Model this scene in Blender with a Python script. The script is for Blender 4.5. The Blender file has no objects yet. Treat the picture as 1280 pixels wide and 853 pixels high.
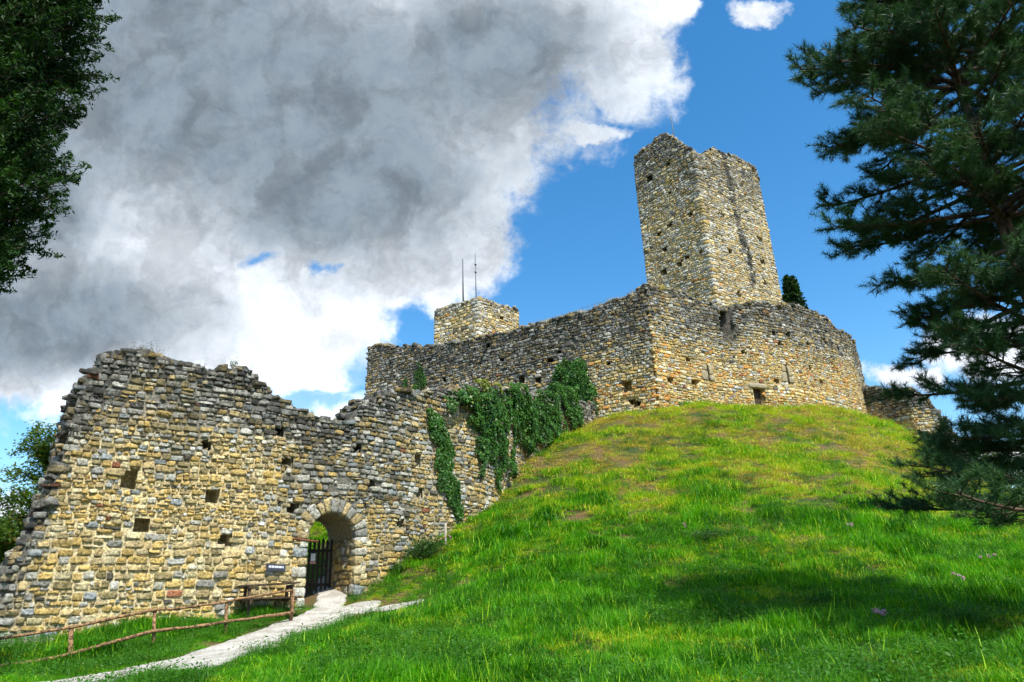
import bpy, math, random
import numpy as np
R = math.radians
rng = np.random.default_rng(7)
random.seed(7)
sc = bpy.context.scene
COL = sc.collection
# ------------------------------------------------------------------ camera frame
PITCH, ROLL, FOC = R(20.7), R(2.3), 853.33
EYE = np.array([0.0, 0.0, 1.65])
F_ = np.array([0, math.cos(PITCH), math.sin(PITCH)])
U0 = np.array([0, -math.sin(PITCH), math.cos(PITCH)])
R0 = np.array([1.0, 0, 0])
R_ = R0*math.cos(ROLL) - U0*math.sin(ROLL)
U_ = U0*math.cos(ROLL) + R0*math.sin(ROLL)
def ray(px, py):
    return F_ + (px-640)/FOC*R_ - (py-426.5)/FOC*U_
def at(px, py, Y):
    d = ray(px, py); return EYE + d*(Y/d[1])
# ------------------------------------------------------------------ noise
def _h(ix, iy, iz, seed):
    n = (ix.astype(np.int64)*374761393 + iy.astype(np.int64)*668265263 + iz.astype(np.int64)*2147483647 + seed*1274126177) & 0xffffffff
    n = ((n ^ (n >> 13))*1274126177) & 0xffffffff
    n = ((n ^ (n >> 16))*2246822519) & 0xffffffff
    return ((n ^ (n >> 15)) & 0xffffff)/float(0xffffff)
def vn(x, y, z=0.0, seed=0):
    x, y, z = np.broadcast_arrays(np.asarray(x, float), np.asarray(y, float), np.asarray(z, float))
    xi, yi, zi = np.floor(x), np.floor(y), np.floor(z)
    fx, fy, fz = x-xi, y-yi, z-zi
    fx, fy, fz = fx*fx*(3-2*fx), fy*fy*(3-2*fy), fz*fz*(3-2*fz)
    r = 0
    for a in (0, 1):
        for b in (0, 1):
            for c in (0, 1):
                r = r + _h(xi+a, yi+b, zi+c, seed)*(fx if a else 1-fx)*(fy if b else 1-fy)*(fz if c else 1-fz)
    return r*2-1
def fbm(x, y, z=0.0, seed=0, o=3):
    r, a, f = 0, 1.0, 1.0
    for k in range(o):
        r = r + a*vn(np.asarray(x)*f, np.asarray(y)*f, np.asarray(z)*f, seed+k*17); a *= .5; f *= 2.03
    return r/1.75
def sstep(a, b, x):
    t = np.clip((x-a)/(b-a), 0, 1); return t*t*(3-2*t)
# ------------------------------------------------------------------ mesh accumulation
class Acc:
    def __init__(s): s.V=[]; s.Q=[]; s.T=[]; s.C=[]; s.n=0; s.MQ=[]; s.MT=[]
    def add(s, V, Q=None, T=None, C=None, m=0):
        V = np.asarray(V, float).reshape(-1, 3); k = len(V)
        if Q is not None and len(Q): s.Q.append(np.asarray(Q)+s.n); s.MQ.append(np.full(len(Q), m))
        if T is not None and len(T): s.T.append(np.asarray(T)+s.n); s.MT.append(np.full(len(T), m))
        s.V.append(V)
        if C is None: C = np.full((k, 4), .5)
        C = np.asarray(C, float)
        if C.ndim == 1: C = np.tile(C, (k, 1))
        if C.shape[1] == 3: C = np.hstack([C, np.zeros((k, 1))])
        s.C.append(C); s.n += k
    def build(s, name, mats, parent=None, smooth=True, label=None):
        V = np.concatenate(s.V); C = np.concatenate(s.C)
        me = bpy.data.meshes.new(name)
        nq = sum(len(q) for q in s.Q); nt = sum(len(t) for t in s.T)
        loops = np.concatenate([q.reshape(-1) for q in s.Q] + [t.reshape(-1) for t in s.T]).astype(np.int32)
        ls = np.concatenate([np.arange(nq)*4, nq*4+np.arange(nt)*3]).astype(np.int32)
        me.vertices.add(len(V)); me.vertices.foreach_set('co', V.astype(np.float32).ravel())
        me.loops.add(len(loops)); me.loops.foreach_set('vertex_index', loops)
        me.polygons.add(nq+nt); me.polygons.foreach_set('loop_start', ls)
        me.polygons.foreach_set('material_index', np.concatenate(s.MQ+s.MT).astype(np.int32))
        me.polygons.foreach_set('use_smooth', np.full(nq+nt, smooth))
        ca = me.color_attributes.new('col', 'FLOAT_COLOR', 'POINT')
        ca.data.foreach_set('color', C.astype(np.float32).ravel())
        me.update(calc_edges=True); me.validate()
        o = bpy.data.objects.new(name, me)
        for m in (mats if isinstance(mats, (list, tuple)) else [mats]): me.materials.append(m)
        if parent is not None:
            o.parent = parent
            o.matrix_parent_inverse = parent_inv(parent)
        COL.objects.link(o)
        if label: o['label'] = label
        return o
from mathutils import Matrix, Vector, Euler
def parent_inv(p):
    m = Matrix.Translation(p.location) if p.parent is None else Matrix.Identity(4)
    return m.inverted()
def tag(o, label=None, cat=None, group=None, kind=None):
    if label: o['label'] = label
    if cat: o['category'] = cat
    if group: o['group'] = group
    if kind: o['kind'] = kind
    return o
def empty(name, loc, label, cat, group=None):
    o = bpy.data.objects.new(name, None); o.location = loc; o.empty_display_size = .2
    COL.objects.link(o); return tag(o, label, cat, group)
def tube(acc, pts, rad, n=8, col=(.5,.5,.5), m=0, cap=True, jit=0, seed=0):
    P = np.asarray(pts, float); rad = np.broadcast_to(np.asarray(rad, float), (len(P),))
    T = np.gradient(P, axis=0); T /= np.linalg.norm(T, axis=1)[:, None]+1e-9
    up = np.array([0, 0, 1.0]) if abs(T[0][2]) < .9 else np.array([1.0, 0, 0])
    A = np.cross(T, up); A /= np.linalg.norm(A, axis=1)[:, None]+1e-9
    B = np.cross(T, A)
    a = np.linspace(0, 2*np.pi, n, endpoint=False)
    V = P[:, None]+rad[:, None, None]*(np.cos(a)[None, :, None]*A[:, None]+np.sin(a)[None, :, None]*B[:, None])
    if jit:
        V = V+(V-P[:, None])*jit*vn(V[..., 0]*9, V[..., 1]*9, V[..., 2]*9, seed)[..., None]
    k = len(P); i = np.arange(k-1)[:, None]*n; j = np.arange(n)[None]
    Q = np.stack([i+j, i+(j+1) % n, i+n+(j+1) % n, i+n+j], -1).reshape(-1, 4)
    V = V.reshape(-1, 3)
    if cap:
        V = np.vstack([V, P[0], P[-1]]); c0, c1 = k*n, k*n+1
        j = np.arange(n)
        Tt = np.vstack([np.stack([np.full(n, c0), (j+1) % n, j], 1), np.stack([np.full(n, c1), (k-1)*n+j, (k-1)*n+(j+1) % n], 1)])
        acc.add(V, Q, Tt, col, m)
    else: acc.add(V, Q, None, col, m)
# block template (closed, rounded) and front patch template (open back)
def _block(vals=(-1, -.72, .72, 1), k=6):
    idx = {}; V = []; Q = []; n = len(vals)
    def vid(p):
        if p not in idx: idx[p] = len(V); V.append([vals[c] for c in p])
        return idx[p]
    for ax in range(3):
        for side in (0, n-1):
            for a in range(n-1):
                for b in range(n-1):
                    q = []
                    for (da, db) in ((0,0),(1,0),(1,1),(0,1)):
                        p = [0,0,0]; p[ax] = side; p[(ax+1)%3] = a+da; p[(ax+2)%3] = b+db
                        q.append(vid(tuple(p)))
                    if side == 0: q = q[::-1]
                    Q.append(q)
    V = np.array(V, float)
    nr = (np.abs(V)**k).sum(1)**(1/k); mx = np.abs(V).max(1)
    return V/nr[:, None]*mx[:, None], np.array(Q)
BV, BQ = _block()
def blocks(acc, cen, size, rotm, cols, noise=.06, seed=0, m=0):
    """cen (N,3), size (N,3) half extents, rotm (N,3,3) columns = axes, cols (N,4)"""
    N = len(cen)
    if N == 0: return
    k = len(BV)
    L = BV[None]*size[:, None]
    g = np.random.default_rng(seed+3)
    L = L*(1+noise*g.normal(size=(N, k, 1)))+noise*.3*g.normal(size=(N, k, 3))*size[:, None].min(-1, keepdims=True)
    V = np.einsum('nij,nkj->nki', rotm, L)+cen[:, None]
    Q = (BQ[None]+np.arange(N)[:, None, None]*k).reshape(-1, 4)
    acc.add(V, Q, None, np.repeat(cols, k, axis=0), m)
def box(acc, c, h, rz=0, col=(.5,.5,.5), m=0, tilt=None):
    x = np.array([[-1,-1,-1],[1,-1,-1],[1,1,-1],[-1,1,-1],[-1,-1,1],[1,-1,1],[1,1,1],[-1,1,1]], float)*h
    M = np.array(Euler((0,0,rz) if tilt is None else tilt).to_matrix())
    acc.add(x@M.T+np.asarray(c), [[0,3,2,1],[4,5,6,7],[0,1,5,4],[1,2,6,5],[2,3,7,6],[3,0,4,7]], None, col, m)
# ------------------------------------------------------------------ node helper
class NT:
    def __init__(s, tree): s.t = tree; s.N = tree.nodes; s.L = tree.links
    def put(s, sock, v):
        if isinstance(v, bpy.types.NodeSocket): s.L.new(v, sock)
        else: sock.default_value = v
    def m(s, op, a, b=None, c=None, clamp=False):
        n = s.N.new('ShaderNodeMath'); n.operation = op; n.use_clamp = clamp
        s.put(n.inputs[0], a)
        if b is not None: s.put(n.inputs[1], b)
        if c is not None: s.put(n.inputs[2], c)
        return n.outputs[0]
    def v(s, op, a, b=None, out=0):
        n = s.N.new('ShaderNodeVectorMath'); n.operation = op
        s.put(n.inputs[0], a)
        if b is not None: s.put(n.inputs[1], b)
        return n.outputs[out]
    def dot(s, a, b): return s.v('DOT_PRODUCT', a, b, 1)
    def length(s, a): return s.v('LENGTH', a, None, 1)
    def noise(s, vec, scale, detail=4, rough=.55, dist=0.0, out=0):
        n = s.N.new('ShaderNodeTexNoise'); n.inputs['Scale'].default_value = scale
        n.inputs['Detail'].default_value = detail; n.inputs['Roughness'].default_value = rough
        n.inputs['Distortion'].default_value = dist
        s.put(n.inputs['Vector'], vec); return n.outputs[out]
    def ss(s, x, a, b, to0=0.0, to1=1.0):
        n = s.N.new('ShaderNodeMapRange'); n.interpolation_type = 'SMOOTHSTEP'
        s.put(n.inputs['Value'], x); s.put(n.inputs['From Min'], a); s.put(n.inputs['From Max'], b)
        s.put(n.inputs['To Min'], to0); s.put(n.inputs['To Max'], to1); return n.outputs['Result']
    def mix(s, f, a, b, mode='MIX'):
        n = s.N.new('ShaderNodeMix'); n.data_type = 'RGBA'; n.blend_type = mode
        s.put(n.inputs['Factor'], f)
        for i, v in ((6, a), (7, b)):
            if isinstance(v, (tuple, list)): v = tuple(v)[:3]+(1,)
            s.put(n.inputs[i], v)
        return n.outputs[2]
def mat(name):
    m = bpy.data.materials.new(name); m.use_nodes = True
    t = NT(m.node_tree); b = m.node_tree.nodes['Principled BSDF']
    b.inputs['Specular IOR Level'].default_value = .25
    tc = t.N.new('ShaderNodeTexCoord').outputs['Object']
    return m, t, b, tc
def bump(t, b, h, strength=.5, dist=.03):
    n = t.N.new('ShaderNodeBump'); n.inputs['Strength'].default_value = strength; n.inputs['Distance'].default_value = dist
    t.L.new(h, n.inputs['Height']); t.L.new(n.outputs[0], b.inputs['Normal'])
def attr(t, name='col'):
    n = t.N.new('ShaderNodeAttribute'); n.attribute_name = name; return n
# ------------------------------------------------------------------ materials
def stone_mat():
    m, t, b, tc = mat('old_stone')
    a = attr(t); col = a.outputs['Color']; w = a.outputs['Alpha']      # alpha = weathering
    n1 = t.noise(tc, 3.1, 6, .62); n2 = t.noise(tc, 14, 6, .7); n3 = t.noise(tc, 45, 4, .7)
    c = t.mix(1.0, col, t.mix(t.ss(n2, .30, .66), (.34,.32,.28), (1.42,1.38,1.30)), 'MULTIPLY')
    c = t.mix(t.ss(n1, .42, .66, 0.0, .45), c, t.mix(1.0, c, (1.15,1.04,.68), 'MULTIPLY'))
    # dark crust, more where weathered
    thr = t.m('SUBTRACT', .64, t.m('MULTIPLY', w, .20))
    f = t.ss(t.m('ADD', t.m('MULTIPLY', n2, .55), t.m('MULTIPLY', n1, .45)), thr, t.m('ADD', thr, .09))
    c = t.mix(t.m('MULTIPLY', f, .86), c, (.035,.036,.034))
    # pale lichen
    f2 = t.ss(t.noise(tc, 7.5, 7, .75, .3), .60, .68)
    c = t.mix(t.m('MULTIPLY', f2, t.m('MULTIPLY_ADD', w, .45, .25)), c, (.60,.62,.58))
    c = t.mix(t.ss(n3, .56, .70, 0, .6), c, (.05,.045,.035))
    t.L.new(c, b.inputs['Base Color']); b.inputs['Roughness'].default_value = .92
    h = t.m('ADD', t.m('MULTIPLY', n2, 1.0), t.m('MULTIPLY', n3, .45))
    bump(t, b, h, 1.0, .07)
    return m
STONE = stone_mat()
def simple(name, col, rough=.8, var=.35, scale=12, bs=.4, bd=.01, stretch=None):
    m, t, b, tc = mat(name)
    v = tc
    if stretch: v = t.v('MULTIPLY', tc, stretch)
    n = t.noise(v, scale, 6, .65)
    c = t.mix(t.ss(n, .36, .64), tuple(x*(1-var) for x in col), tuple(min(1, x*(1+var)) for x in col))
    t.L.new(c, b.inputs['Base Color']); b.inputs['Roughness'].default_value = rough
    bump(t, b, n, bs, bd); return m
WOOD = simple('weathered_wood', (.20,.115,.055), .85, .75, 5, 1, .02, (3, 3, 3))
WOODG = simple('grey_wood', (.30,.27,.22), .85, .5, 9, .6, .01, (6, 6, 1.2))
DARKWOOD = simple('dark_gate_wood', (.028,.022,.016), .75, .5, 12, .5, .01, (6, 6, 1))
TABLEWOOD = simple('dark_table_wood', (.055,.036,.022), .75, .5, 12, .5, .01)
METAL = simple('dull_metal', (.12,.13,.14), .5, .3, 20, .1, .002)
RUST = simple('rusty_iron', (.16,.06,.03), .8, .5, 20, .4, .004)
BARK = simple('pine_bark', (.075,.052,.036), .9, .6, 5, 1, .04, (2, 2, .6))
BARKG = simple('grey_bark', (.09,.08,.06), .9, .5, 5, 1, .03, (2, 2, .6))
def leaf_mat(name, ca, cb, scale=1.2, trans=.35, rough=.55, warm=None):
    m, t, b, tc = mat(name)
    g = t.N.new('ShaderNodeNewGeometry')
    a = attr(t)
    n = t.noise(g.outputs['Position'], scale, 4, .6)
    r = g.outputs['Random Per Island']
    f = t.m('ADD', t.ss(n, .35, .65, 0, .6), t.m('MULTIPLY', r, .4))
    c = t.mix(f, ca, cb)
    if warm: c = t.mix(t.ss(r, .93, .96), c, warm)
    t.L.new(c, b.inputs['Base Color']); b.inputs['Roughness'].default_value = rough
    tr = t.N.new('ShaderNodeBsdfTranslucent'); t.L.new(t.mix(1.0, c, (1.5,1.5,.8), 'MULTIPLY'), tr.inputs[0])
    mx = t.N.new('ShaderNodeMixShader'); mx.inputs[0].default_value = trans
    t.L.new(b.outputs[0], mx.inputs[1]); t.L.new(tr.outputs[0], mx.inputs[2])
    t.L.new(mx.outputs[0], t.N['Material Output'].inputs[0])
    return m
PINE = leaf_mat('pine_needles', (.012,.050,.020), (.050,.12,.030), 1.1, .2, .5)
CYP = leaf_mat('cypress_foliage', (.008,.030,.004), (.028,.085,.008), 1.1, .25, .6)
DECI = leaf_mat('broad_leaves', (.04,.10,.015), (.12,.20,.03), 1.4, .4, .5, (.20,.16,.03))
IVY = leaf_mat('ivy_leaves', (.018,.065,.012), (.075,.20,.03), 1.6, .25, .4, (.13,.22,.04))
IVYY = leaf_mat('young_ivy_leaves', (.14,.19,.02), (.30,.32,.04), 1.6, .35, .45)
SHRUB = leaf_mat('shrub_leaves', (.015,.055,.012), (.05,.13,.02), 2.0, .3, .5)
DRY = leaf_mat('dry_twigs', (.10,.085,.06), (.22,.19,.13), 2.0, .1, .8)
PETAL = leaf_mat('pink_petals', (.55,.22,.50), (.75,.42,.70), 5, .3, .6)
WPETAL = leaf_mat('white_petals', (.65,.65,.60), (.8,.8,.75), 5, .3, .6)
def grass_mat(name, ca, cb, cc, trans=.4):
    m, t, b, tc = mat(name)
    g = t.N.new('ShaderNodeNewGeometry'); P = g.outputs['Position']
    mid = t.noise(P, .8, 4, .68); rnd = g.outputs['Random Per Island']
    c = t.mix(t.ss(mid, .36, .62), ca, cb)
    c = t.mix(t.ss(rnd, .80, .92), c, cc)
    c = t.mix(1.0, c, t.mix(rnd, (.60,.62,.6), (1.3,1.3,1.2)), 'MULTIPLY')
    t.L.new(c, b.inputs['Base Color']); b.inputs['Roughness'].default_value = .55
    tr = t.N.new('ShaderNodeBsdfTranslucent'); t.L.new(t.mix(1.0, c, (1.3,1.45,.7), 'MULTIPLY'), tr.inputs[0])
    mx = t.N.new('ShaderNodeMixShader'); mx.inputs[0].default_value = trans
    t.L.new(b.outputs[0], mx.inputs[1]); t.L.new(tr.outputs[0], mx.inputs[2])
    t.L.new(mx.outputs[0], t.N['Material Output'].inputs[0])
    return m
GRASS = grass_mat('grass_blades', (.016,.125,.002), (.095,.34,.004), (.24,.42,.015))
GRASSY = grass_mat('yellow_grass_blades', (.13,.36,.004), (.40,.50,.010), (.52,.40,.05))
GRASSD = grass_mat('dry_grass_blades', (.42,.26,.04), (.58,.42,.08), (.26,.38,.02), .25)
WEED = leaf_mat('weed_leaves', (.025,.11,.008), (.07,.22,.012), 1.0, .4, .5)
def ground_mat():
    m, t, b, tc = mat('grassy_ground')
    n = t.noise(tc, .8, 6, .7); f = t.noise(tc, 6, 5, .7); big = t.noise(tc, .16, 3, .6)
    c = t.mix(t.ss(n, .4, .62), (.035,.055,.010), (.11,.085,.025))
    c = t.mix(t.ss(t.m('ADD', n, t.m('MULTIPLY', f, .5)), .72, .9), c, (.11,.065,.03))
    t.L.new(c, b.inputs['Base Color']); b.inputs['Roughness'].default_value = .95
    bump(t, b, f, .8, .06); return m
GROUND = ground_mat()
def path_mat():
    m, t, b, tc = mat('pale_gravel')
    v = t.N.new('ShaderNodeTexVoronoi'); v.inputs['Scale'].default_value = 28; t.L.new(tc, v.inputs['Vector'])
    n = t.noise(tc, 2.0, 5, .65); f = t.noise(tc, 30, 4, .7)
    c = t.mix(t.ss(n, .3, .7), (.36,.33,.27), (.60,.57,.51))
    c = t.mix(1.0, c, t.mix(t.ss(f, .3, .7), (.5,.5,.5), (1.25,1.25,1.25)), 'MULTIPLY')
    t.L.new(c, b.inputs['Base Color']); b.inputs['Roughness'].default_value = .95
    bump(t, b, t.m('ADD', v.outputs['Distance'], f), .8, .03); return m
PATH = path_mat()
# ------------------------------------------------------------------ terrain
ctrl = [at(*p) for p in [
 (640,850,10),(960,850,9),(1280,850,8),(300,850,11.5),(150,850,13),(0,853,14),(450,850,10.6),
 (800,780,14),(1100,780,12.5),(1280,770,13),(640,750,17),(560,760,18),(500,762,20.5),
 (900,700,19),(1100,690,18.5),(1280,690,20),(640,690,22),(750,690,20.5),
 (900,600,27),(1050,600,27),(760,610,27),(1200,620,29),(1280,655,27),
 (900,550,33.5),(1050,550,35),(820,550,34),(1150,590,34),
 (822,512,40),(900,509,41.5),(952,511,43),(1020,509,45.5),(1088,526,50),(735,528,41.2),(780,519,40.5),(1150,555,46),(1215,600,44),(1290,650,44),
 (455,745,23.6),(520,697,25.4),(565,665,27),(610,643,28.4),(660,575,33.5),(700,548,37.5),
 (410,760,23),(380,764,22),(340,768,21.3),(240,780,20.2),(130,790,19.2),(20,800,18.2),(-80,805,17.2),
 (363,779,20.8),(280,792,19.2),(193,808,17.8),(87,832,16.3),(0,850,15.2),
 (395,640,34),(420,700,28)]]
ctrl += [np.array(p, float) for p in [
 (0,0,0),(-6,0,0),(8,0,.1),(0,-10,-.8),(-12,4,0),(14,3,.5),(5,5,.45),(-5,6,.3),(-20,12,0),(22,12,.9),(-30,-10,-2),(30,-10,-1),
 (-20,26,-.5),(-14,27,1.2),(-28,22,-3),(-30,45,-6),(-12,38,4.5),(-4,36,7.0),(2,40,10.0),
 (10,48,13.2),(20,54,13.2),(28,58,12),(8,60,13),(-8,55,10),(38,58,7),(45,40,1),(40,22,.5),(-20,70,2),(20,80,8),(60,70,-6),(0,100,-2)]]
ctrl = np.array(ctrl)
def _tps(A, B):
    d2 = ((A[:, None, :]-B[None])**2).sum(-1); return .5*d2*np.log(d2+1e-9)
_n = len(ctrl); Kc = _tps(ctrl[:, :2], ctrl[:, :2])+np.eye(_n)*.6
Pm = np.hstack([np.ones((_n, 1)), ctrl[:, :2]])
_A = np.block([[Kc, Pm], [Pm.T, np.zeros((3, 3))]])
_w = np.linalg.solve(_A, np.concatenate([ctrl[:, 2], np.zeros(3)]))
def h0(x, y):
    x = np.asarray(x, float); y = np.asarray(y, float); sh = x.shape
    q = np.stack([x.ravel(), y.ravel()], 1); out = np.empty(len(q))
    for i in range(0, len(q), 20000):
        s = q[i:i+20000]; out[i:i+20000] = _tps(s, ctrl[:, :2])@_w[:_n]+_w[_n]+s@_w[_n+1:]
    z = out.reshape(sh)
    r = np.hypot(x-5, y-35)
    far = -22+10*fbm(x/160, y/160, 0, 5)+np.clip((r-400)/2000, 0, 1)*60*np.clip(fbm(x/700, y/700, 0, 9)+.3, 0, 1)
    k = sstep(48, 120, r); z = np.clip(z, -30, 15)
    return z*(1-k)+far*k
PATHC = [at(*p)[:2] for p in [(90,868,12.6),(150,850,13.2),(230,823,15),(310,797,17.5),(360,782,19.6),(405,770,21.3),(440,766,22.0)]]
PATHC2 = [at(*p)[:2] for p in [(395,771,21.2),(408,763,22.4),(415,757,23.8),(408,752,26)]]
PATHC3 = [at(*p)[:2] for p in [(415,768,21.6),(450,767,21.4),(485,766,21.0),(520,764,20.6)]]
def dist_poly(x, y, P):
    d = np.full(np.shape(x), 1e9)
    for a, b in zip(P[:-1], P[1:]):
        ab = b-a; t = np.clip(((x-a[0])*ab[0]+(y-a[1])*ab[1])/(ab@ab), 0, 1)
        d = np.minimum(d, np.hypot(x-a[0]-t*ab[0], y-a[1]-t*ab[1]))
    return d
def pathd(x, y):
    """signed: <0 inside the path"""
    nz = .22*fbm(x*1.1, y*1.1, 0, 31)+.10*fbm(x*4.5, y*4.5, 0, 33)
    return np.minimum(np.minimum(dist_poly(x, y, PATHC)-.95+.022*(np.asarray(y)-13)-.35*sstep(17, 13, np.asarray(y)), dist_poly(x, y, PATHC2)-.45), dist_poly(x, y, PATHC3)-.22)+nz
def hh(x, y):
    x = np.asarray(x, float); y = np.asarray(y, float)
    z = h0(x, y)
    k = sstep(.0, 1.2, pathd(x, y))*sstep(90, 50, np.hypot(x, y-30))
    z = z+k*(.20*fbm(x*.55, y*.55, 0, 41)+.17*fbm(x*1.4, y*1.4, 0, 43, 4)+.07*fbm(x*3.3, y*3.3, 0, 47, 2))
    return z
def warp(lo, hi, c0, c1, step, gr=1.13):
    a = list(np.arange(c0, c1+1e-6, step)); s = step; v = a[-1]
    while v < hi: s *= gr; v += s; a.append(v)
    s = step; v = a[0]; b = []
    while v > lo: s *= gr; v -= s; b.append(v)
    return np.array(b[::-1]+a)
GX = warp(-4000, 4000, -17, 28, .24); GY = warp(-1500, 5000, 5, 46, .24)
XX, YY = np.meshgrid(GX, GY, indexing='xy'); ZZ = hh(XX, YY)
def H(x, y):
    x = np.asarray(x, float); y = np.asarray(y, float)
    i = np.clip(np.searchsorted(GX, x)-1, 0, len(GX)-2); j = np.clip(np.searchsorted(GY, y)-1, 0, len(GY)-2)
    fx = (x-GX[i])/(GX[i+1]-GX[i]); fy = (y-GY[j])/(GY[j+1]-GY[j])
    return (ZZ[j, i]*(1-fx)+ZZ[j, i+1]*fx)*(1-fy)+(ZZ[j+1, i]*(1-fx)+ZZ[j+1, i+1]*fx)*fy
a = Acc(); ny, nx = XX.shape
jj, ii = np.meshgrid(np.arange(ny-1), np.arange(nx-1), indexing='ij'); q = jj*nx+ii
a.add(np.stack([XX, YY, ZZ], -1), np.stack([q, q+1, q+nx+1, q+nx], -1).reshape(-1, 4))
tag(a.build('ground', GROUND), 'grassy castle hill and the land around it', kind='structure')
# gravel path: a sheet a little above the ground, edge cut by its own outline
gx = np.arange(-14, 0, .06); gy = np.arange(11, 27, .06)
X, Y = np.meshgrid(gx, gy); D = pathd(X, Y)
fade = np.clip(D, 0, .12)
Zp = H(X, Y)+.035-fade*.6
a = Acc(); ny, nx = X.shape
jj, ii = np.meshgrid(np.arange(ny-1), np.arange(nx-1), indexing='ij'); q = jj*nx+ii
keep = (D[:-1, :-1] < .07)
q = q[keep]
used = np.unique(np.stack([q, q+1, q+nx+1, q+nx], -1)); rm = np.full(ny*nx, -1); rm[used] = np.arange(len(used))
a.add(np.stack([X, Y, Zp], -1).reshape(-1, 3)[used], rm[np.stack([q, q+1, q+nx+1, q+nx], -1)])
tag(a.build('path', PATH), 'pale gravel path climbing to the gate', kind='structure')
# ------------------------------------------------------------------ masonry
class Panel:
    def __init__(s, plan, smooth=0.0, flip=False):
        P = np.asarray(plan, float); L = np.r_[0, np.cumsum(np.hypot(*np.diff(P, axis=0).T))]
        s.L = L[-1]; t = np.linspace(-3, s.L+3, 900)
        x = np.interp(t, L, P[:, 0]); y = np.interp(t, L, P[:, 1])
        d0 = (P[1]-P[0])/L[1]; d1 = (P[-1]-P[-2])/(L[-1]-L[-2])
        b = t < 0; x[b] = P[0, 0]+d0[0]*t[b]; y[b] = P[0, 1]+d0[1]*t[b]
        b = t > s.L; x[b] = P[-1, 0]+d1[0]*(t[b]-s.L); y[b] = P[-1, 1]+d1[1]*(t[b]-s.L)
        if smooth:
            k = max(1, int(smooth/(t[1]-t[0]))); ker = np.hanning(2*k+3)[1:-1]; ker /= ker.sum()
            xp = np.pad(x, k, 'reflect', reflect_type='odd'); yp = np.pad(y, k, 'reflect', reflect_type='odd')
            x = np.convolve(xp, ker, 'valid'); y = np.convolve(yp, ker, 'valid')
        dx, dy = np.gradient(x), np.gradient(y); l = np.hypot(dx, dy)
        s.t, s.x, s.y, s.nx, s.ny = t, x, y, dy/l, -dx/l
        if flip: s.nx, s.ny = -s.nx, -s.ny
    def pos(s, S, Z, off=0.0):
        x = np.interp(S, s.t, s.x)+np.interp(S, s.t, s.nx)*off
        y = np.interp(S, s.t, s.y)+np.interp(S, s.t, s.ny)*off
        x, y, Z = np.broadcast_arrays(x, y, Z)
        return np.stack([x, y, Z], -1)
    def hit(s, px, py):
        d = ray(px, py); cr = s.x*d[1]-s.y*d[0]
        k = np.where(np.sign(cr[:-1]) != np.sign(cr[1:]))[0]
        if len(k) == 0: k = [int(np.argmin(np.abs(cr)))]
        k = k[0]; f = cr[k]/(cr[k]-cr[k+1]) if cr[k] != cr[k+1] else 0
        S = s.t[k]+f*(s.t[k+1]-s.t[k]); Yd = np.interp(S, s.t, s.y)
        return S, EYE[2]+d[2]*Yd/d[1]
def prof(panel, pix):
    a = sorted(panel.hit(*p) for p in pix); a = np.array(a)
    return lambda S: np.interp(S, a[:, 0], a[:, 1])
UV = np.array([-1, -.89, -.45, .45, .89, 1.0])
_u, _v = [g.ravel() for g in np.meshgrid(UV, UV)]
_pq = np.array([[j*6+i, j*6+i+1, (j+1)*6+i+1, (j+1)*6+i] for j in range(5) for i in range(5)])
def put_stones(acc, surf, st, cols, prot=.05, seed=0, deep=.14, flip=False):
    """st (N,6): s centre, z centre, half w, half h, rot, bulge"""
    N = len(st)
    if N == 0: return
    g = np.random.default_rng(seed)
    k = g.uniform(-.02, .12, (N, 1))
    u = _u[None]*(1-k*_v[None]**4*np.abs(_u[None])**2); v = _v[None]*(1-k*_u[None]**4*np.abs(_v[None])**2)
    u = u+g.normal(0, .045, (N, 36)); v = v+g.normal(0, .045, (N, 36))
    # corner pull, each corner of each stone on its own
    for su in (-1, 1):
        for sv in (-1, 1):
            c = g.uniform(-.07, .24, (N, 1))*np.clip(su*_u, 0, 1)[None]**2*np.clip(sv*_v, 0, 1)[None]**2
            u = u-su*c; v = v-sv*c*.8
    hw, hv, ro = st[:, 2:3], st[:, 3:4], st[:, 4:5]
    a_, b_ = u*hw, v*hv
    S = st[:, 0:1]+a_-b_*ro; Z = st[:, 1:2]+b_+a_*ro
    e = np.maximum(np.abs(_u), np.abs(_v))[None]
    dpt = prot*st[:, 5:6]*(1-.20*(np.abs(_u)**4+np.abs(_v)**4)[None])
    tx, tz = g.normal(0, .018, (N, 1)), g.normal(-.004, .014, (N, 1))
    dpt = dpt+tx*_u[None]+tz*_v[None]+g.normal(0, .009, (N, 36))
    dpt = np.where(e > .99, -deep, dpt)
    V = surf(S.ravel(), Z.ravel(), dpt.ravel())
    Q = (_pq[None]+np.arange(N)[:, None, None]*36).reshape(-1, 4)
    if flip: Q = Q[:, ::-1]
    acc.add(V, Q, None, np.repeat(cols, 36, axis=0))
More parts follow.
